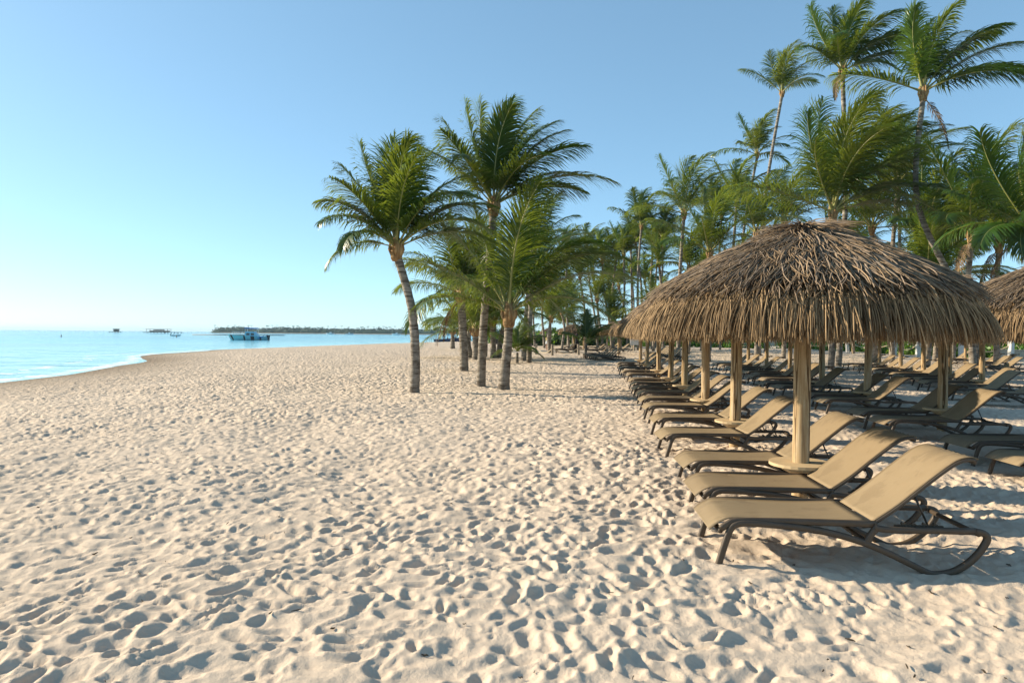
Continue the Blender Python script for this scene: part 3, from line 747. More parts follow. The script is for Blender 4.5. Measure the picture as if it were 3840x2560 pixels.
ROWA = [(2.92, 6.88), (3.40, 10.35), (3.88, 13.65), (4.42, 17.45), (4.80, 20.6), (5.38, 25.0), (5.98, 30.2), (6.6, 35.0)]
ROWB = [(7.35, 8.95), (7.76, 12.3), (8.30, 15.9), (8.80, 19.35), (9.62, 22.7), (10.4, 25.5), (10.9, 29.2), (11.3, 32.6)]
ROWC = [(14.2, 20.6), (15.2, 23.7), (16.0, 26.5), (17.1, 30.0), (18.1, 33.6)]
ROWD = [(27.0, 38.0), (28.9, 43.5)]
FARU = [(8.6, 55), (9.3, 59), (9.9, 63), (6.8, 75), (8.2, 78), (12, 86), (9.0, 122), (6.9, 128), (11, 110)]
first_thatch = None
for k, (x, y) in enumerate(ROWA):
    lab = 'thatched umbrella, %s from the camera in the row nearest the sea' % ORD[k] if k else 'nearest thatched umbrella, its shaggy roof filling the right of the picture'
    u_, th_, rz_ = umbrella(x, y, 0 if k < 2 else 1, lab, 1.0)
    if k == 0: first_thatch = (u_, th_, rz_)
for k, (x, y) in enumerate(ROWB):
    umbrella(x, y, 0 if k == 0 else 1, ('thatched umbrella cut off by the right edge, its roof beside the nearest one' if k == 0 else 'thatched umbrella, %s post from the camera in the second row from the sea' % ORD[k]))
for k, (x, y) in enumerate(ROWC): umbrella(x, y, 1, 'thatched umbrella, %s post from the camera in the third row from the sea' % ORD[k])
for k, (x, y) in enumerate(ROWD): umbrella(x, y, 1, 'thatched umbrella, %s in the last row before the white fence posts' % ['nearer', 'farther'][k])
FARL = ['dark thatched umbrella just left of the long roof, nearest of the far three', 'dark thatched umbrella just left of the long roof, middle of the far three', 'dark thatched umbrella just left of the long roof, last of the far three',
        'far shaded umbrella behind the young palm, left one beyond the rope', 'far shaded umbrella behind the young palm, right one beyond the rope', 'far greyish umbrella between young palm and long roof',
        'tiny distant umbrella right of the tall grey trunk', 'tiny distant umbrella farthest left beyond the rope', 'tiny distant umbrella behind the shaded far ones']
for k, (x, y) in enumerate(FARU): umbrella(x, y, 2, FARL[k], 1.08)

# single strands of the nearest roof: the ones that show largest
def hero_strands():
    root, th, rz = first_thatch
    rg = np.random.RandomState(5); SM = []
    def one(kind, j):
        r = np.random.RandomState(900 + j)
        z = np.zeros(1)
        if kind == 'top': g = (z, z, z, z + .92, z - .38, z + r.uniform(.30, .50), z + r.normal(0, .12), z + .0085, z + r.uniform(.3, 1.4), z + r.normal(0, .7))
        else: g = (z, z, z, z + .38, z - .92, z + r.uniform(.34, .50), z + r.normal(0, .1), z + .007, z + r.uniform(2.2, 3.6), z + r.normal(0, .4))
        V, F, _ = strand_geom(*g, K=5)
        return np_mesh('strand', V, F, None, [M['strand_top' if kind == 'top' else 'strand_low']], False)
    tops = [one('top', j) for j in range(8)]; lows = [one('low', 20 + j) for j in range(8)]
    for i in range(300):
        a = R(268 + rg.uniform(-72, 72)) - rz
        if i < 160:
            s = .20 + .46 * math.sqrt(rg.rand()); me = tops[i % 8]; off = .045
        else:
            s = rg.uniform(.72, .93); me = lows[i % 8]; off = .02
        r = float(np.interp(s, PS, PROF_R)); z = float(np.interp(s, PS, PROF_Z)) + off
        o = link('strand', me, th, (r * math.cos(a), r * math.sin(a), z), (0, 0, a + rg.normal(0, .12)))
hero_strands()

# ------------------------------------------------------------------ sun loungers
LOW_PATH = spline([(-.005, -.07), (.03, .06), (.075, .21), (.105, .285), (.15, .318), (.24, .326), (.42, .318), (.62, .301), (.82, .270), (1.02, .217), (1.22, .138), (1.40, .052), (1.50, .004), (1.56, -.006), (1.66, .012), (1.75, .062), (1.83, .135), (1.885, .215), (1.905, .268), (1.88, .300), (1.82, .312)], 64)
REAR = spline([(1.82, .312), (1.5, .310), (1.2, .308), (1.12, .325)], 10)
SEATR = spline([(.03, .275), (.09, .318), (.16, .338), (.5, .345), (.85, .345), (1.14, .343)], 14)
STRUT = spline([(1.15, .330), (1.10, .27), (1.07, .205)], 6)
SEAT = spline([(-.045, .262), (-.01, .295), (.05, .333), (.14, .352), (.45, .345), (.80, .343), (1.10, .356)], 22)
BACK = spline([(1.13, .352), (1.30, .475), (1.50, .645), (1.66, .775), (1.74, .822), (1.81, .835), (1.86, .822)], 24)
def sheet(path, w, th, sag, mat, name, crease=0):
    ny = 33 if crease else 9; n = len(path); V = []
    for side in (1, -1):
        for i, (x, z) in enumerate(path):
            t = (path[min(i+1, n-1)] - path[max(i-1, 0)]); t = t / np.linalg.norm(t); nx, nz = -t[1], t[0]
            for j in range(ny):
                v = -1 + 2 * j / (ny - 1); s = -sag * (1 - v * v) * math.sin(math.pi * min(1, max(0, i / (n - 1)))) ** .6 + (th if side > 0 else 0)
                if crease: s += crease * max(0, (i / (n - 1) - .62) / .38) ** 1.5 * (math.sin(v * 23 + 1.5 * math.sin(v * 5)) + .6 * math.sin(v * 41))
                V.append((x + nx * s, v * w / 2, z + nz * s))
    F = []; o = n * ny
    for i in range(n - 1):
        for j in range(ny - 1):
            a = i * ny + j
            F.append((a, a + ny, a + ny + 1, a + 1)); F.append((o + a, o + a + 1, o + a + ny + 1, o + a + ny))
    for i in range(n - 1):
        for j, fl in ((0, 0), (ny - 1, 1)):
            a = i * ny + j; q = (a, o + a, o + a + ny, a + ny); F.append(q if fl == 0 else q[::-1])
    for i in (0, n - 1):
        for j in range(ny - 1):
            a = i * ny + j; F.append((a, a + 1, o + a + 1, o + a) if i == 0 else (a + 1, a, o + a, o + a + 1))
    m = MB(); m.add(V, F); return m
def lounger_parts():
    parts = []
    for y in (-.335, .335):
        m = MB(); m.bar(LOW_PATH, y, .036, .046); m.bar(REAR, y, .034, .044); m.bar(STRUT, y, .032, .05, hs=[.07, .05, .042, .042, .05, .065])
        m.bar(SEATR, y * .975, .030, .046)
        parts.append(('side_frame', m.mesh('side_frame', M['frame'], True)))
    m = sheet(SEAT, .625, .007, .022, None, 'seat'); parts.append(('seat', m.mesh('seat', M['sling'], True)))
    m = sheet(BACK, .60, .007, .028, None, 'backrest', .0035); parts.append(('backrest', m.mesh('backrest', M['sling'], True)))
    for y in (-.295, .295):
        m = MB(); m.bar([(x, z - .016) for x, z in BACK[:-2]], y, .026, .024); parts.append(('back_rail', m.mesh('back_rail', M['frame'], True)))
    for (x, z) in ((.03, .262), (1.85, .29), (1.08, .21)):
        m = MB(); m.tube([(x, -.33, z), (x, .33, z)], .019, 8); parts.append(('crossbar', m.mesh('crossbar', M['frame'], True)))
    m = MB(); m.tube([(1.84, -.29, .80), (1.84, .29, .80)], .015, 8); parts.append(('head_bar', m.mesh('head_bar', M['frame'], True)))
    for y in (-.25, .25):
        m = MB(); m.tube([(1.43, y, .565), (1.54, y, .318)], .008, 6); parts.append(('prop_rod', m.mesh('prop_rod', M['rod'], True)))
        m = MB(); m.box((1.45, y * 1.19, .325), (.34, .02, .022))
        for k in range(4): m.box((1.34 + .075 * k, y * 1.19, .343), (.030, .02, .018), (0, .5, 0))
        parts.append(('ratchet', m.mesh('ratchet', M['frame'])))
    return parts
LP = lounger_parts()
def joined_lounger():
    m = MB()
    for nme, me in LP:
        mi = 1 if nme in ('seat', 'backrest') else 0
        m.add([v.co[:] for v in me.vertices], [tuple(p.vertices) for p in me.polygons], mi)
    return m.mesh('sun_lounger', [M['frame'], M['sling']], True)
LFAR = joined_lounger()
NL = [0]
def lounger(x, y, label, group, rz=-3, detail=True, dz=0):
    rzz = R(rz + rnd.uniform(-1.6, 1.6))
    if detail:
        root = empty('sun_lounger', (x, y, -.004 + dz), rzz)
        for nme, me in LP: link(nme, me, root)
    else:
        root = link('sun_lounger', LFAR, None, (x, y, -.005 + dz), (0, 0, rzz))
    tag(root, label, 'sun lounger', group); NL[0] += 1
    return root

far_corners = [(1.567, 5.57), (1.742, 6.68), (1.95, 7.94), (2.14, 9.95), (2.42, 11.75), (2.66, 13.7), (2.86, 15.2), (3.10, 16.8), (3.25, 18.25), (3.50, 19.9), (3.70, 21.45), (4.10, 24.3), (4.25, 26.3), (4.55, 28.9), (4.85, 31.2), (5.2, 33.7)]
for k, (x, y) in enumerate(far_corners):
    lab = 'nearest tan sling lounger with its curved dark frame fully in view' if k == 0 else 'tan sling lounger with dark frame, %s from the camera in the row nearest the sea' % ORD[k]
    lounger(x - .02, y - .31 + (.10 if k == 0 else .03), lab, 'loungers of the row nearest the sea')
B0 = [(5.77, 7.95), (6.0, 9.2), (6.17, 11.45), (6.40, 12.7), (6.77, 15.0), (6.98, 16.2)]
for (x, y) in ROWB[3:]: B0 += [(x - 1.5, y - .55), (x - 1.42, y + .80)]
for k, (x, y) in enumerate(B0):
    lounger(x, y, 'shaded brown sling lounger, %s from the camera in the second row from the sea' % ORD[k], 'loungers of the second row')
k = 0
for (x, y) in ROWC + [(13.0, 17.6)]:
    for d in (-.6, .72):
        lounger(x - 1.45 + .1 * d, y + d, 'half lit sling lounger, %s in the third row from the sea' % ORD[k], 'loungers of the third row', -8); k += 1
for k, (x, y, r_) in enumerate([(25.6, 37.4, -10), (25.9, 38.9, -10), (27.4, 42.8, -10), (27.7, 44.3, -10), (21.5, 31.5, -12), (22.4, 33.5, -12)]):
    lounger(x, y, 'sunlit sling lounger near the white fence posts, %s of the last row' % ORD[k], 'loungers of the last row', r_)
for k in range(7):
    lounger(5.12 - .02 * k, 42.4 + .95 * k, 'dark lounger with raised back packed tightly beside the young palm, %s of the pack' % ORD[k], 'loungers packed side by side in the shade', -3, k < 2)
for k in range(9):
    lounger(9.3 + .12 * k, 44.2 + 1.15 * k, 'dark lounger standing in a tight line behind the wooden posts, %s of the line' % ORD[k], 'loungers in a tight far line', -3, False)
FL = [(3.9, 60.5), (3.95, 61.6), (4.0, 62.7), (4.05, 63.8), (6.6, 61), (6.7, 62.2), (6.8, 63.4), (9.6, 66), (9.8, 68), (8.0, 73), (8.2, 74.5), (5.6, 73), (5.7, 75), (11.4, 83), (11.4, 85.5)]
for k, (x, y) in enumerate(FL):
    lounger(x, y, 'small far lounger beyond the rope under the shaded umbrellas, %s of them' % ORD[k], 'loungers beyond the rope', rnd.uniform(-12, 6), False)

def litter():
    m = MB(); rg = random.Random(4)
    for k in range(170):
        y = 2.6 * (1 + 4.2 * rg.random() ** 2); x = rg.uniform(-.75, .75) * y
        z = float(sand_h(np.array([x]), np.array([y]))[0][0]) + .003
        a = rg.uniform(0, 6.28); l = rg.uniform(.006, .03); w = rg.uniform(.002, .006)
        P = [(x + math.cos(a) * l * t, y + math.sin(a) * l * t, z + .004 + .01 * rg.random()) for t in (-1, -.2, .4, 1)]
        m.tube(P, [w * .5, w, w, w * .4], 5)
    tag(m.build('beach_litter', M['litter']), 'dark bits of twig and seaweed scattered on the near sand', 'litter', kind='stuff')
litter()

# ------------------------------------------------------------------ rope fences
def post_thing(name, x, y, h, w, mat, label, group):
    m = MB(); z0 = float(sand_h(np.array([x]), np.array([y]))[0][0])
    b = w * .12
    for (ww, za, zb) in ((w, -.3, h - b),):
        m.box((0, 0, (za + zb) / 2), (ww, ww, zb - za))
    hw = w / 2; V = [(-hw, -hw, h - b), (hw, -hw, h - b), (hw, hw, h - b), (-hw, hw, h - b)]; i = hw - b
    V += [(-i, -i, h), (i, -i, h), (i, i, h), (-i, i, h)]
    m.add(V, [(4, 5, 6, 7), (0, 1, 5, 4), (1, 2, 6, 5), (2, 3, 7, 6), (3, 0, 4, 7)])
    o = m.build(name, mat, None, False, (x, y, z0), (R(rnd.uniform(-2, 2)), R(rnd.uniform(-2.5, 2.5)), rnd.uniform(-.3, .3)))
    tag(o, label, 'post', group)
def rope(p, q, sag, label, r=.028, group=None):
    P = [Vector(p).lerp(Vector(q), t) - Vector((0, 0, sag * 4 * t * (1 - t))) for t in np.linspace(0, 1, 14)]
    m = MB(); m.tube(P, r, 6); o = m.build('rope', M['rope'], None, True); tag(o, label, 'rope', group)
fp = [(2.0, 56), (3.15, 53.2), (5.5, 56.3), (9.6, 69), (12.9, 73)]
for k, (x, y) in enumerate(fp): post_thing('rope_post', x, y, .88, .17, M['greywood'], 'square weathered wooden rope post, %s from the left beyond the open sand' % ORD[k].replace('nearest', 'first'), 'weathered rope posts')
for k in range(4):
    a, b = fp[k], fp[k+1]; rope((a[0], a[1], .62), (b[0], b[1], .62), .42, 'thick sagging rope, %s span from the left between the weathered posts' % ['first', 'second', 'third', 'fourth'][k], .035, 'ropes between weathered posts')
wp = [(34.2, 84), (35.4, 72), (33.6, 60), (34.2, 57.5), (34.6, 55.5), (35.2, 53.5), (38.0, 52.0)]
for k, (x, y) in enumerate(wp): post_thing('fence_post', x, y, 1.5, .30, M['whitepost'], 'pale painted square fence post, %s from the left in front of the hedge' % ORD[k].replace('nearest', 'first'), 'pale posts along the hedge')
for k in range(6):
    a, b = wp[k], wp[k+1]; rope((a[0], a[1], 1.15), (b[0], b[1], 1.15), .55, 'thick sagging rope, %s span from the left along the hedge' % ['first', 'second', 'third', 'fourth', 'fifth', 'sixth'][k], .045, 'ropes along the hedge')

# ------------------------------------------------------------------ hedge, walls, buildings behind
def bush_mesh(seed, n=1500, leaf=.13):
    rg = np.random.RandomState(seed)
    c = rg.normal(0, 1, (26, 3)); c /= np.linalg.norm(c, axis=1, keepdims=True); c *= rg.uniform(.2, .75, (26, 1)); c[:, 2] = np.abs(c[:, 2])
    k = rg.randint(0, 26, n); d = rg.normal(0, 1, (n, 3)); d /= np.linalg.norm(d, axis=1, keepdims=True)
    P = c[k] + d * rg.uniform(.18, .36, (n, 1)); P[:, 2] = np.clip(P[:, 2] * 1.0, .02, None)
    a = rg.normal(0, 1, (n, 3)); a /= np.linalg.norm(a, axis=1, keepdims=True); b = np.cross(a, d); b /= np.linalg.norm(b, axis=1, keepdims=True) + 1e-9
    s = rg.uniform(.6, 1.3, (n, 1)) * leaf / 2
    V = np.stack([P - a*s, P + b*s*.6, P + a*s, P - b*s*.6], 1).reshape(-1, 3)
    return np_mesh('foliage', V, np.arange(n*4).reshape(n, 4), None, [M['bush']])
BUSH = [bush_mesh(s) for s in range(4)]
def stem_mesh():
    m = MB()
    for k in range(5):
        a = k * 1.3; m.tube([(0, 0, -.1), (.1*math.cos(a), .1*math.sin(a), .2), (.4*math.cos(a), .4*math.sin(a), .6)], [.03, .022, .01], 5)
    return m.mesh('stem', M['greywood'], True)
STEM = stem_mesh()
SHRUB = [bush_mesh(20 + q, 1300, .22) for q in range(3)]
for q in SHRUB: q.materials[0] = M['shrub']
hb = [(30, 93, 2.2), (33.2, 92, 2.4), (36.5, 91, 2.3), (39, 88, 2.5), (38.5, 82, 2.4), (38.5, 77, 2.5), (39, 72, 2.5), (38, 68, 2.3), (37.5, 64, 2.6), (38.5, 61, 2.4), (38.5, 58.5, 2.3), (40.5, 57, 2.6), (42.5, 56, 2.4), (44.5, 55, 2.6), (24, 96, 2.2), (27, 95, 2.2), (20.5, 100, 2.2), (42, 66, 3.4), (45, 62, 3.6), (41, 74, 3.2), (48, 60, 3.4)]
hbo = sorted(range(len(hb)), key=lambda i: hb[i][0] / hb[i][1])
for i, (x, y, s) in enumerate(hb):
    k = hbo.index(i)
    word = ORD[k] if 0 < k < 20 else ('leftmost' if k == 0 else 'rightmost')
    root = empty('hedge_bush', (x, y, -.05), rnd.uniform(0, 6)); root.scale = (s, s, s * .8)
    tag(root, '%s bright green bush of the hedge behind the pale posts%s' % (word, ', counted from the left' if 0 < k < 20 else ''), 'bush', 'hedge bushes')
    link('foliage', BUSH[i % 4], root); link('stem', STEM, root)

ug = [(-1.5, 118), (1.5, 112), (4.5, 116), (7.5, 121), (10.5, 115), (13.5, 112), (17, 116), (20.5, 112), (24, 110), (2.5, 98), (6.5, 104), (12, 101), (16, 98), (21, 104), (27, 104), (30, 99), (0, 132), (6, 134), (12, 132), (18, 130), (25, 126), (33, 108), (-4, 128)]
ugo = sorted(range(len(ug)), key=lambda i: ug[i][0] / ug[i][1]); UW = LEFTORD + ['twenty-first', 'twenty-second', 'twenty-third']
for i, (x, y) in enumerate(ug):
    k = ugo.index(i)
    root = empty('shrub', (x, y, -.1), rnd.uniform(0, 6)); root.scale = (rnd.uniform(2.6, 3.6), rnd.uniform(2.2, 3), rnd.uniform(2.2, 3.8))
    tag(root, ('leftmost' if k == 0 else UW[k] + ' from the left') + ' of the dark shrubs filling the far grove', 'shrub', 'shrubs of the far grove')
    link('foliage', SHRUB[i % 3], root); link('stem', STEM, root)

def building(x, y, w, d, h, rz, label, nwin):
    root = empty('resort_building', (x, y, -.1), R(rz)); tag(root, label, 'building')
    m = MB(); m.box((0, 0, h / 2), (w, d, h)); m.build('wall', M['beige'], root)
    m = MB(); ov = .6; V = [(-w/2-ov, -d/2-ov, h+.003), (w/2+ov, -d/2-ov, h+.003), (w/2+ov, d/2+ov, h+.003), (-w/2-ov, d/2+ov, h+.003), (-w/2+d*.4, 0, h+1.6), (w/2-d*.4, 0, h+1.6)]
    m.add(V, [(3, 2, 1, 0), (0, 1, 5, 4), (1, 2, 5), (2, 3, 4, 5), (3, 0, 4)]); m.build('roof', M['hut'], root)
    for k in range(nwin):
        cx = -w/2 + (k + .5) * w / nwin
        m = MB()
        for dx, dz, sx, sz in ((-.62, 0, .08, 1.3), (.62, 0, .08, 1.3), (0, .65, 1.32, .08), (0, -.65, 1.32, .08)): m.box((cx + dx, -d/2 - .03, 1.6 + dz), (sx, .08, sz))
        wf = m.build('window', M['whitepost'], root)
        m = MB(); m.box((cx, -d/2 - .008, 1.6), (1.16, .02, 1.22)); m.build('pane', M['glass'], wf)
building(34, 118, 26, 8, 3.4, 0, 'low beige resort building behind the grove', 6)
building(60, 78, 16, 8, 3.4, -38, 'low beige building behind the hedge at the right', 4)
m = MB(); m.box((0, 0, .35), (5.5, .3, .7)); m.box((0, 0, .735), (5.7, .4, .07))
tag(m.build('garden_wall', M['beige'], None, False, (41.2, 53.6, 0), (0, 0, R(-20))), 'low pale garden wall with capping beside the hedge at right', 'wall')
m = MB(); m.lathe([(.16, 0), (.24, .12), (.27, .42), (.32, .46), (.32, .52), (.27, .52), (.25, .44), (.02, .44)], 18)
pr = empty('planter_pot', (36.6, 54.3, 0)); tag(pr, 'white round planter pot between the pale posts', 'planter'); m.build('pot', M['white'], pr, True)
o = link('plant', BUSH[1], pr, (0, 0, .45)); o.scale = (.45, .45, .5)

# ------------------------------------------------------------------ people
def figure(name, loc, rz, label, J, E, Rad, mat):
    """one continuous skinned body; J joints, E bones, Rad radii"""
    root = empty('person', loc, rz); tag(root, label, 'person')
    me = bpy.data.meshes.new('body'); me.from_pydata(J, E, []); me.materials.append(mat)
    o = link('body', me, root)
    sk = o.modifiers.new('skin', 'SKIN'); sk.use_smooth_shade = True
    ss = o.modifiers.new('sub', 'SUBSURF'); ss.levels = 1; ss.render_levels = 1
    for i, r in enumerate(Rad): me.skin_vertices[0].data[i].radius = (r, r * .85)
    me.skin_vertices[0].data[0].use_root = True
    return root
def body_joints(arm_l, arm_r, leg_l, leg_r):
    J = [(0, 0, .93), (0, 0, 1.12), (0, 0, 1.32), (0, 0, 1.44), (0, 0, 1.50), (0, -.01, 1.58), (0, -.01, 1.68)]
    E = [(0,1),(1,2),(2,3),(3,4),(4,5),(5,6)]; Rd = [.135, .11, .135, .07, .05, .085, .075]
    for sx, pts in ((-1, arm_l), (1, arm_r)):
        prev = 2
        for q, (p, r) in enumerate(zip([(sx*.17, 0, 1.40)] + pts, [.055, .042, .034, .03, .018])):
            J.append(p); Rd.append(r); E.append((prev, len(J)-1)); prev = len(J)-1
    for sx, pts in ((-1, leg_l), (1, leg_r)):
        prev = 0
        for p, r in zip([(sx*.09, 0, .86)] + pts, [.095, .062, .05, .036, .04, .025]):
            J.append(p); Rd.append(r); E.append((prev, len(J)-1)); prev = len(J)-1
    return J, E, Rd
def leg(sx, st=0):
    return [(sx*.10, st*.35, .50), (sx*.10, st*.45 + .02, .30), (sx*.10, st*.6 + .03, .08), (sx*.10, st*.6 - .02, .04), (sx*.10, st*.6 - .14, .03)]
def hair(root, long_=True):
    m = MB(); m.lathe([(.02, 1.79), (.075, 1.765), (.103, 1.70), (.10, 1.62), (.085, 1.5 if long_ else 1.6), (.05, 1.32 if long_ else 1.58)], 12, c=(0, .03, 0)); m.build('hair', M['hair'], root, True)
def clothing(root, name, prof, mat, c=(0, 0, 0), sq=.8):
    m = MB(); m.lathe(prof, 14, c=c, cap=False); m.v = [(x, y * sq, z) for x, y, z in m.v]; m.build(name, mat, root, True)
up_arms = ([(-.24, -.14, 1.28), (-.13, -.30, 1.50), (-.06, -.34, 1.56), (-.04, -.38, 1.58)], [(.24, -.14, 1.28), (.13, -.30, 1.50), (.06, -.34, 1.56), (.04, -.38, 1.58)])
J, E, Rd = body_joints(*up_arms, leg(-1), leg(1))
p1 = figure('person', (3.6, 70, -.02), R(60), 'person in pale yellow top and white shorts holding a phone up beyond the rope', J, E, Rd, M['skin'])
hair(p1); clothing(p1, 'top', [(.14, 1.02), (.15, 1.12), (.165, 1.32), (.185, 1.40), (.08, 1.46)], M['cloth_y']); clothing(p1, 'shorts', [(.15, 1.04), (.175, .92), (.205, .72)], M['cloth_w'])
J, E, Rd = body_joints([(-.34, -.02, 1.52), (-.14, 0, 1.68), (-.08, 0, 1.70), (-.03, 0, 1.70)], [(.34, -.02, 1.52), (.14, 0, 1.68), (.08, 0, 1.70), (.03, 0, 1.70)], leg(-1), leg(1))
p2 = figure('person', (5.95, 62.5, -.02), R(10), 'person in long black dress with both hands at the head, beyond the rope', J, E, Rd, M['skin2'])
hair(p2); clothing(p2, 'dress', [(.27, .35), (.24, .60), (.20, .90), (.15, 1.12), (.17, 1.32), (.17, 1.42)], M['cloth_d'])
J, E, Rd = body_joints([(-.24, .08, 1.15), (-.24, -.04, .95), (-.24, -.06, .90), (-.24, -.08, .84)], [(.24, -.10, 1.16), (.22, -.26, 1.02), (.2, -.3, 1.0), (.19, -.34, .98)], leg(-1, .55), leg(1, -.55))
p3 = figure('person', (31.5, 79, -.02), R(-70), 'person walking past the hedge in a short lilac print dress', J, E, Rd, M['skin'])
hair(p3, False); clothing(p3, 'dress', [(.27, .62), (.22, .85), (.155, 1.10), (.17, 1.32), (.18, 1.41), (.09, 1.46)], M['cloth_p'])
J, E, Rd = body_joints([(-.24, .05, 1.15), (-.25, -.02, .92), (-.25, -.04, .87), (-.25, -.05, .82)], [(.24, .02, 1.15), (.25, -.05, .92), (.25, -.07, .87), (.25, -.08, .82)], leg(-1, .2), leg(1, -.2))
p4 = figure('person', (33.2, 80, -.02), R(-70), 'person in orange clothes half hidden by a post near the hedge', J, E, Rd, M['skin2'])
hair(p4, False); clothing(p4, 'shirt', [(.19, .78), (.17, 1.05), (.175, 1.32), (.185, 1.41), (.08, 1.46)], M['cloth_o'])

# ------------------------------------------------------------------ flag, bins, sign
fr_ = empty('flag_pole', (-10.3, 93, float(sand_h(np.array([-10.3]), np.array([93.0]))[0][0]))); tag(fr_, 'thin flag pole with a small green flag on the open beach', 'flag pole')
m = MB(); m.tube([(-.05, 0, -.3), (0, 0, 1.5), (.06, 0, 3.95)], [.04, .035, .028], 8); m.build('pole', M['greywood'], fr_, True)
V = []; F = []
for i in range(9):
    for j in range(2):
        u = i / 8; V.append((.07 + .62 * u, .07 * math.sin(u * 7), 3.85 - (.02 + .30 * u) * (1 - j) - j * (.56 + .0 * u)))
F = [(i*2, i*2+1, i*2+3, i*2+2) for i in range(8)]
m = MB(); m.add(V, F); m.add([(x, y + .006, z) for x, y, z in V], [f[::-1] for f in F]); m.build('flag', M['flag'], fr_, True)
sg = empty('sign_board', (12.6, 70.5, 0), R(10)); tag(sg, 'small white sign board on a post beside the packed loungers', 'sign')
m = MB(); m.box((0, 0, .5), (.14, .14, 1.3)); m.build('post', M['greywood'], sg)
m = MB(); m.box((0, -.1, .95), (.9, .05, .62)); m.build('board', M['whitepost'], sg)
rb = empty('bin_stand', (-2.3, 108, 0)); tag(rb, 'dark bin stand with two red buckets far behind the palm trunks', 'bin')
m = MB(); m.lathe([(.32, -.1), (.38, .8), (.40, .82), (.36, .84)], 14); m.build('bin', M['dark'], rb, True)
for dx in (-.75, .75):
    m = MB(); m.lathe([(.34, .75), (.44, 1.5), (.47, 1.52), (.42, 1.54)], 14, c=(dx, 0, 0)); m.build('bucket', M['red'], rb, True)
m = MB(); m.box((0, 0, .72), (2.3, .3, .06)); m.build('shelf', M['greywood'], rb)

# ------------------------------------------------------------------ boats and things on the water
def hull_mesh(L, W, H, mats, sheer=.25, stripes=False):
    n = 22; m = MB(); V = []; prof = [(0, -.30), (.55, -.18), (.86, .25), (1.0, 1.0), (.93, 1.0), (.80, .55), (0, .45)]
    for i in range(n):
        t = i / (n - 1); w = W / 2 * min(1, (1 - t) * 2.6) ** .62 if t > .45 else W / 2 * (.9 + .1 * t / .45)
        w = max(w, .02); zz = H * (1 + sheer * t ** 2)
        rake = .09 * L * t ** 3
        row = [(y * w, z * zz) for y, z in prof]
        full = [(-y, z) for y, z in row[::-1][1:]][::1]
        ring = [(y, z) for y, z in row] + [(-y, z) for y, z in row[::-1]][1:-1]
        for y, z in ring: V.append((-L/2 + t * L + rake * max(0, z / H) * .8, y, z))
    k = 12; F = []; mi = []
    for i in range(n - 1):
        for j in range(k):
            F.append((i*k+j, (i+1)*k+j, (i+1)*k+(j+1) % k, i*k+(j+1) % k))
            outer = j in (1, 2, 9, 10)
            mi.append(1 if (stripes and outer and i in stripes) else 0)
    m.v = V; m.f = F + [tuple(range(k)), tuple((n-1)*k+j for j in range(k))[::-1]]; m.m = mi + [0, 0]
    return m.mesh('hull', mats, False)
bt = empty('dive_boat', (-63.8, 166, SEA_Z), R(180 + 4)); tag(bt, 'turquoise boat with dark hull stripes and a blue canopy moored offshore', 'boat')
link('hull', hull_mesh(8.6, 2.7, .92, [M['turq'], M['dark']], .45, (3, 7, 8, 12, 19)), bt)
m = MB(); V = [(-2.4, -1.1, .6), (1.0, -1.1, .7), (1.0, 1.1, .7), (-2.4, 1.1, .6), (-1.3, -.95, 2.05), (.75, -.95, 2.1), (.75, .95, 2.1), (-1.3, .95, 2.05)]
m.add(V, [(4, 5, 6, 7), (0, 1, 5, 4), (1, 2, 6, 5), (2, 3, 7, 6), (3, 0, 4, 7)]); cb = m.build('cabin', M['paleblue'], bt)
for dx in (-.95, .1):
    for sy in (-1, 1):
        m = MB(); m.box((dx, sy * 1.045, 1.45), (.75, .03, .5)); m.build('window', M['glass'], cb)
m = MB(); m.box((-.5, 0, 2.85), (2.9, 2.1, .16)); m.box((-.5, 0, 2.96), (2.5, 1.8, .10)); m.build('canopy', M['blue'], bt)
for dx in (-1.8, .8):
    for sy in (-.95, .95):
        m = MB(); m.tube([(dx, sy * .95, 1.7), (dx, sy, 2.82)], .035, 6); m.build('canopy_pole', M['white'], bt)
m = MB()
for x in (1.4, 2.2, 3.0, 3.8):
    for sy in (-1, 1): m.tube([(x, sy * (1.0 - .16 * (x - 1.4)), 1.3), (x, sy * (1.0 - .16 * (x - 1.4)), 1.95)], .025, 5)
for sy in (-1, 1): m.tube([(1.3, sy * 1.02, 1.93), (4.0, sy * .58, 1.98)], .025, 5)
m.build('bow_rail', M['white'], bt)
for sy in (-.5, .5):
    m = MB(); m.box((-4.45, sy, .95), (.42, .4, .55)); m.box((-4.5, sy, .25), (.22, .16, 1.0)); m.build('outboard_motor', M['dark'], bt)
m = MB(); m.box((-3.0, 1.36, .75), (1.6, .06, .18), (0, .35, 0)); m.box((-3.0, -1.36, .75), (1.6, .06, .18), (0, .35, 0)); m.build('side_trim', M['blue'], bt)

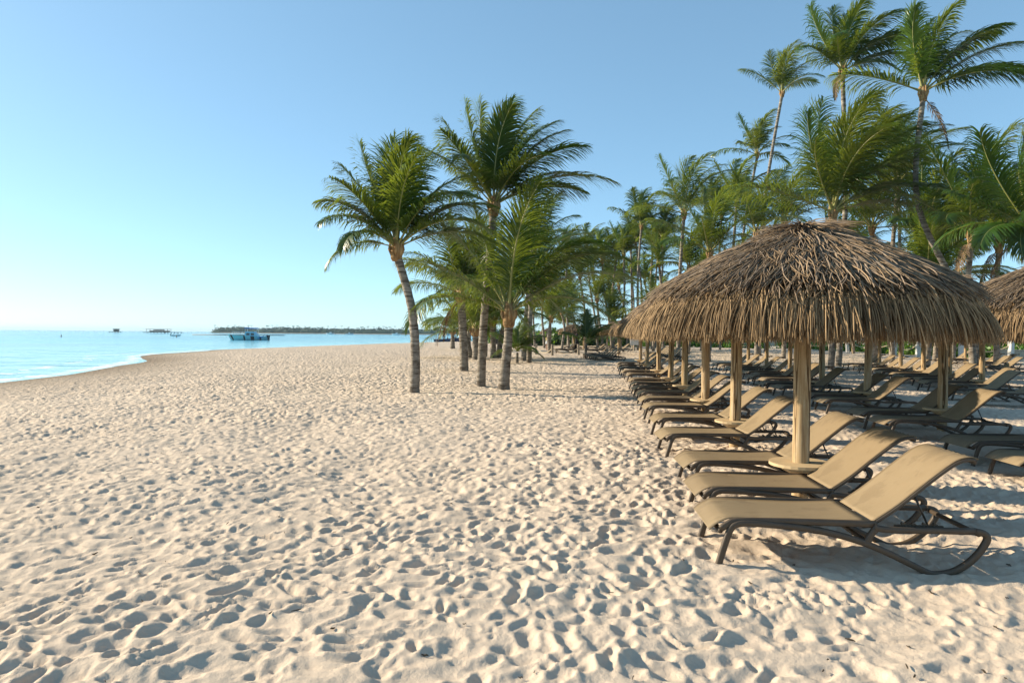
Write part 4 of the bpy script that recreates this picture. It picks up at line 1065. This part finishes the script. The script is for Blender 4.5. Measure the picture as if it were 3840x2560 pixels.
skf = empty('beached_skiff', (-15.2, 159, SEA_Z + .12), R(-3)); tag(skf, 'low dark open skiff at the water edge with three sitters', 'boat')
link('hull', hull_mesh(5.8, 1.4, .55, [M['cloth_b'], M['dark']], .9), skf)
for dx in (-1.6, .2):
    m = MB(); m.box((dx, 0, .38), (.3, 1.15, .05)); m.build('bench', M['greywood'], skf)
def sitter(loc, rz, label, cl):
    J = [(0, 0, .12), (0, 0, .32), (0, 0, .50), (0, 0, .62), (0, 0, .67), (0, -.01, .75), (0, -.01, .85)]; E = [(0,1),(1,2),(2,3),(3,4),(4,5),(5,6)]; Rd = [.15, .12, .14, .07, .05, .09, .08]
    for sx in (-1, 1):
        prev = 2
        for p, r in zip([(sx*.18, 0, .58), (sx*.23, -.12, .36), (sx*.16, -.34, .28), (sx*.14, -.42, .27)], [.055, .045, .035, .03]):
            J.append(p); Rd.append(r); E.append((prev, len(J)-1)); prev = len(J)-1
        prev = 0
        for p, r in zip([(sx*.10, -.05, .10), (sx*.11, -.42, .14), (sx*.11, -.48, -.20), (sx*.11, -.60, -.24)], [.09, .07, .045, .03]):
            J.append(p); Rd.append(r); E.append((prev, len(J)-1)); prev = len(J)-1
    p = figure('person', loc, rz, label, J, E, Rd, M['skin2'])
    m = MB(); m.lathe([(.02, .96), (.08, .93), (.105, .86), (.09, .78)], 10, c=(0, .02, 0)); m.build('hair', M['hair'], p, True)
    m = MB(); m.lathe([(.18, .05), (.16, .30), (.175, .50), (.18, .58), (.08, .63)], 12, cap=False); m.v = [(x, y*.85, z) for x, y, z in m.v]; m.build('shirt', M[cl], p, True)
sitter((-16.8, 159.1, .15), R(80), 'person sitting at the left end of the beached skiff', 'cloth_b')
sitter((-15.0, 159.0, .10), R(90), 'person sitting low in the middle of the beached skiff', 'cloth_d')
sitter((-13.2, 159.0, .25), R(-90), 'person sitting upright at the right end of the beached skiff', 'cloth_d')

def motorboat(x, y, L, rz, label):
    root = empty('motor_boat', (x, y, SEA_Z), R(rz)); tag(root, label, 'boat', 'small white boats off the far shore')
    link('hull', hull_mesh(L, L * .3, L * .13, [M['white'], M['dark']], .4), root)
    m = MB(); c = L * .13
    V = [(-.12*L, -.1*L, c*.8), (.16*L, -.1*L, c*.8), (.16*L, .1*L, c*.8), (-.12*L, .1*L, c*.8), (-.1*L, -.085*L, c*2.0), (.07*L, -.085*L, c*2.0), (.07*L, .085*L, c*2.0), (-.1*L, .085*L, c*2.0)]
    m.add(V, [(4, 5, 6, 7), (0, 1, 5, 4), (1, 2, 6, 5), (2, 3, 7, 6), (3, 0, 4, 7)]); m.build('cabin', M['white'], root)
    m = MB(); m.box((-.03*L, 0, c*2.5), (.22*L, .2*L, c*.08)); m.tube([(-.1*L, 0, c*1.9), (-.1*L, 0, c*2.5)], .06, 5); m.tube([(.05*L, 0, c*1.9), (.05*L, 0, c*2.5)], .06, 5); m.build('roof', M['white'], root)
for x, L, rz, w in ((-173, 8, 170, 'leftmost of the tiny boats, off the tree-lined shore'), (-155, 7, 5, 'second from the left of the tiny boats off the tree-lined shore'), (-110, 8, 175, 'third of the tiny boats, just left of the flag pole'), (-65, 12, 180, 'largest tiny boat with a cabin, just right of the flag pole')):
    motorboat(x, 650, L, rz, 'white motor boat, ' + w)
dg = empty('small_dinghy', (-138, 280, SEA_Z), R(5)); tag(dg, 'small white dinghy with a canopy left of the turquoise boat', 'boat')
link('hull', hull_mesh(3.6, 1.4, .5, [M['white'], M['dark']], .4), dg)
m = MB(); m.box((.1, 0, 1.55), (1.9, 1.3, .07)); m.build('canopy', M['white'], dg)
for dx in (-.7, .9):
    for sy in (-.5, .5):
        m = MB(); m.tube([(dx, sy, .4), (dx, sy, 1.53)], .04, 5); m.build('canopy_pole', M['dark'], dg)
m = MB(); m.box((-1.9, 0, .55), (.35, .35, .6)); m.build('outboard_motor', M['dark'], dg)

def platform(x, y, w, d, hutw, hutx, label, open_):
    root = empty('pier_platform', (x, y, SEA_Z), 0); tag(root, label, 'platform')
    m = MB(); m.box((0, 0, 1.0), (w, d, .35)); m.build('deck', M['hut'], root)
    for k in range(max(4, int(w / 2.6))):
        for sy in (-1, 1):
            m = MB(); m.tube([(-w/2 + .5 + k * (w - 1) / (max(4, int(w / 2.6)) - 1), sy * d * .42, -1.2), (-w/2 + .5 + k * (w - 1) / (max(4, int(w / 2.6)) - 1), sy * d * .42, .84)], .16, 6); m.build('pile', M['hut'], root)
    m = MB(); m.box((hutx, 0, 3.6), (hutw + 1, d * .8, .28)); m.build('roof', M['hut'], root)
    nP = 7 if open_ else 2
    for k in range(nP):
        for sy in (-1, 1):
            m = MB(); m.box((hutx - hutw/2 + k * hutw / (nP - 1), sy * d * .36, 2.32), (.22, .22, 2.28)); m.build('column', M['hut'], root)
    if open_:
        m = MB(); m.box((hutx, d * .2, 1.75), (hutw * .98, .15, 1.1)); m.box((hutx, d * .1, 2.9), (hutw * .5, .2, .7)); m.build('railing', M['hut'], root)
    else:
        m = MB(); m.box((hutx, 0, 2.3), (hutw * .9, d * .6, 2.2)); m.build('cabin', M['hut'], root)
platform(-307, 600, 31, 8, 18.5, -3.5, 'long stilted platform with an open roofed deck on the horizon', True)
platform(-349, 600, 8.5, 5, 3.2, 1.2, 'small stilted hut left of the long platform on the horizon', False)
# stakes on the horizon: each too small to count, read as one line
m = MB(); 
for k in range(90):
    x = -448 + k * 3.1 + rnd.uniform(-1, 1)
    m.tube([(x, 604 + rnd.uniform(-4, 4), SEA_Z - .8), (x, 604, SEA_Z + rnd.uniform(.8, 2.2))], .13, 4)
tag(m.build('stake_line', M['hut']), 'line of thin stakes along the horizon at left', 'stakes', kind='stuff')
m = MB(); m.tube([(-178, 380, SEA_Z + .12), (-150, 379, SEA_Z + .15), (-126, 378, SEA_Z + .12)], .25, 8)
tag(m.build('floating_boom', M['dark'], None, True), 'long dark floating boom lying on the water behind the turquoise boat', 'boom')
for k, (x0, x1, y) in enumerate(((-200, -98, 262), (-60, -34, 340))):
    m = MB(); n = int((x1 - x0) / 1.2)
    for j in range(n): m.lathe([(.02, -.14), (.14, 0), (.02, .14)], 6, c=(x0 + j * (x1 - x0) / n, y + 3 * math.sin(j * .05), SEA_Z + .04))
    tag(m.build('float_line', M['yellow'], None, True), ('long' if k == 0 else 'short') + ' line of small yellow floats, ' + ('left part of the bay' if k == 0 else 'off the right point'), 'float line', kind='stuff')
for x, y, w in ((-142, 215, 'dark bobbing marker buoy, the left one near the picture edge'), (-116, 236, 'dark bobbing marker buoy, the smaller right one in the bay')):
    root = empty('marker_buoy', (x, y, SEA_Z)); root.scale = (.6,) * 3; tag(root, w, 'buoy')
    m = MB(); m.lathe([(.05, -.5), (.40, -.2), (.45, .15), (.22, .4), (.12, 1.2), (.03, 1.3)], 12); m.build('float', M['dark'], root, True)

# ------------------------------------------------------------------ far shore
def far_shore():
    rg = np.random.RandomState(8)
    xs = np.linspace(-405, 320, 120); V = []; F = []
    for i, x in enumerate(xs):
        y0 = 900 - .12 * (x + 405)
        e = min(1, (i + .3) / 4)
        V += [(x, y0, SEA_Z - .5), (x, y0 + 6, SEA_Z + .9 * e), (x, y0 + 60, SEA_Z + 1.6 * e), (x, y0 + 120, SEA_Z - .5)]
    for i in range(119):
        for j in range(3): F.append((i*4+j, (i+1)*4+j, (i+1)*4+j+1, i*4+j+1))
    m = MB(); m.v = V; m.f = F; m.m = [0]*len(F)
    tag(m.build('far_shore', M['isleground'], None, True), 'low wooded spit of land across the bay', 'land', kind='structure')
    n = 15000
    x = rg.uniform(-400, 315, n); y = 900 - .12 * (x + 405) + rg.uniform(8, 45, n)
    top = 6.2 + 3.0 * vnoise(x * .05, x * 0 + 3, 2) + 2.4 * vnoise(x * .21, x * 0 + 5, 4) - 1.2 * (x + 400) / 700
    top = top * np.clip((x + 404) / 8, .3, 1)
    z = SEA_Z + .8 + top * rg.rand(n) ** .65
    s = rg.uniform(.45, 1.15, (n, 1)); a = rg.normal(0, 1, (n, 3)); a /= np.linalg.norm(a, axis=1, keepdims=True); b = rg.normal(0, 1, (n, 3)); b -= a * (a*b).sum(1, keepdims=True); b /= np.linalg.norm(b, axis=1, keepdims=True)
    P = np.stack([x, y, z], 1); V = [P - a*s, P + b*s*.8, P + a*s, P - b*s*.8]; VV = np.stack(V, 1).reshape(-1, 3); FF = np.arange(n*4).reshape(n, 4)
    xr = np.linspace(-402, 316, 420); hr = 5.2 + 3.0 * vnoise(xr * .05, xr * 0 + 3, 2) + 2.2 * vnoise(xr * .35, xr * 0 + 5, 4) - 1.2 * (xr + 400) / 700
    hr = hr * np.clip((xr + 404) / 8, .2, 1); ridge = []
    for dy, fz in ((9, 0.), (10, .45), (14, .8), (22, 1.0), (36, .9), (48, 0)):
        ridge.append(np.stack([xr, 900 - .12 * (xr + 405) + dy + 2 * vnoise(xr * .4, xr * 0 + dy, 6), SEA_Z + .5 + hr * fz], 1))
    ridge = np.stack(ridge, 1).reshape(-1, 3); ri = np.arange(420 * 6).reshape(420, 6)
    RF = np.stack([ri[:-1, :-1], ri[1:, :-1], ri[1:, 1:], ri[:-1, 1:]], -1).reshape(-1, 4)
    FF = np.concatenate([FF, RF + len(VV)]); VV = np.concatenate([VV, ridge])
    # crowns of single palms that stand out of the mass
    pv = []
    for k in range(150):
        px = rg.uniform(-395, 310); py = 905 - .12 * (px + 405); h = 8.0 - 1.4 * (px + 400) / 700 + rg.uniform(0, 2.4)
        pv.append([(px-.12, py, 0), (px+.12, py, 0), (px+.1, py, h), (px-.1, py, h)])
        for q in range(7):
            an = q * .9; dx, dy = math.cos(an) * 1.7, math.sin(an) * 1.7
            pv.append([(px, py, h), (px+dx*.5, py+dy*.5, h+.55), (px+dx, py+dy, h-.3), (px+dx*.5, py+dy*.5, h-.05)])
    pv = np.array(pv); o = len(VV)
    me = np_mesh('far_wood', np.concatenate([VV, pv.reshape(-1, 3)]), np.concatenate([FF, np.arange(len(pv)*4).reshape(-1, 4) + o]), None, [M['isle']])
    tag(link('far_wood', me), 'dark band of palms and trees on the far shore', 'trees', kind='stuff')
far_shore()

def make_haze():
    mt = bpy.data.materials.new('haze_air'); mt.use_nodes = True; nt = mt.node_tree; nt.nodes.clear()
    out = nt.nodes.new('ShaderNodeOutputMaterial'); v = nt.nodes.new('ShaderNodeVolumePrincipled')
    v.inputs['Color'].default_value = (.66, .84, 1.0, 1); v.inputs['Density'].default_value = .00013; v.inputs['Anisotropy'].default_value = .1
    nt.links.new(v.outputs[0], out.inputs['Volume'])
    m = MB(); m.box((0, 4500, 15.5), (19000, 11000, 36)); o = m.build('haze', mt); tag(o, 'thin pale sea haze over the bay', 'haze', kind='stuff')
if HAZE: make_haze()
print('loungers', NL[0], 'palms', len(PALMS), 'objects', len(bpy.data.objects))
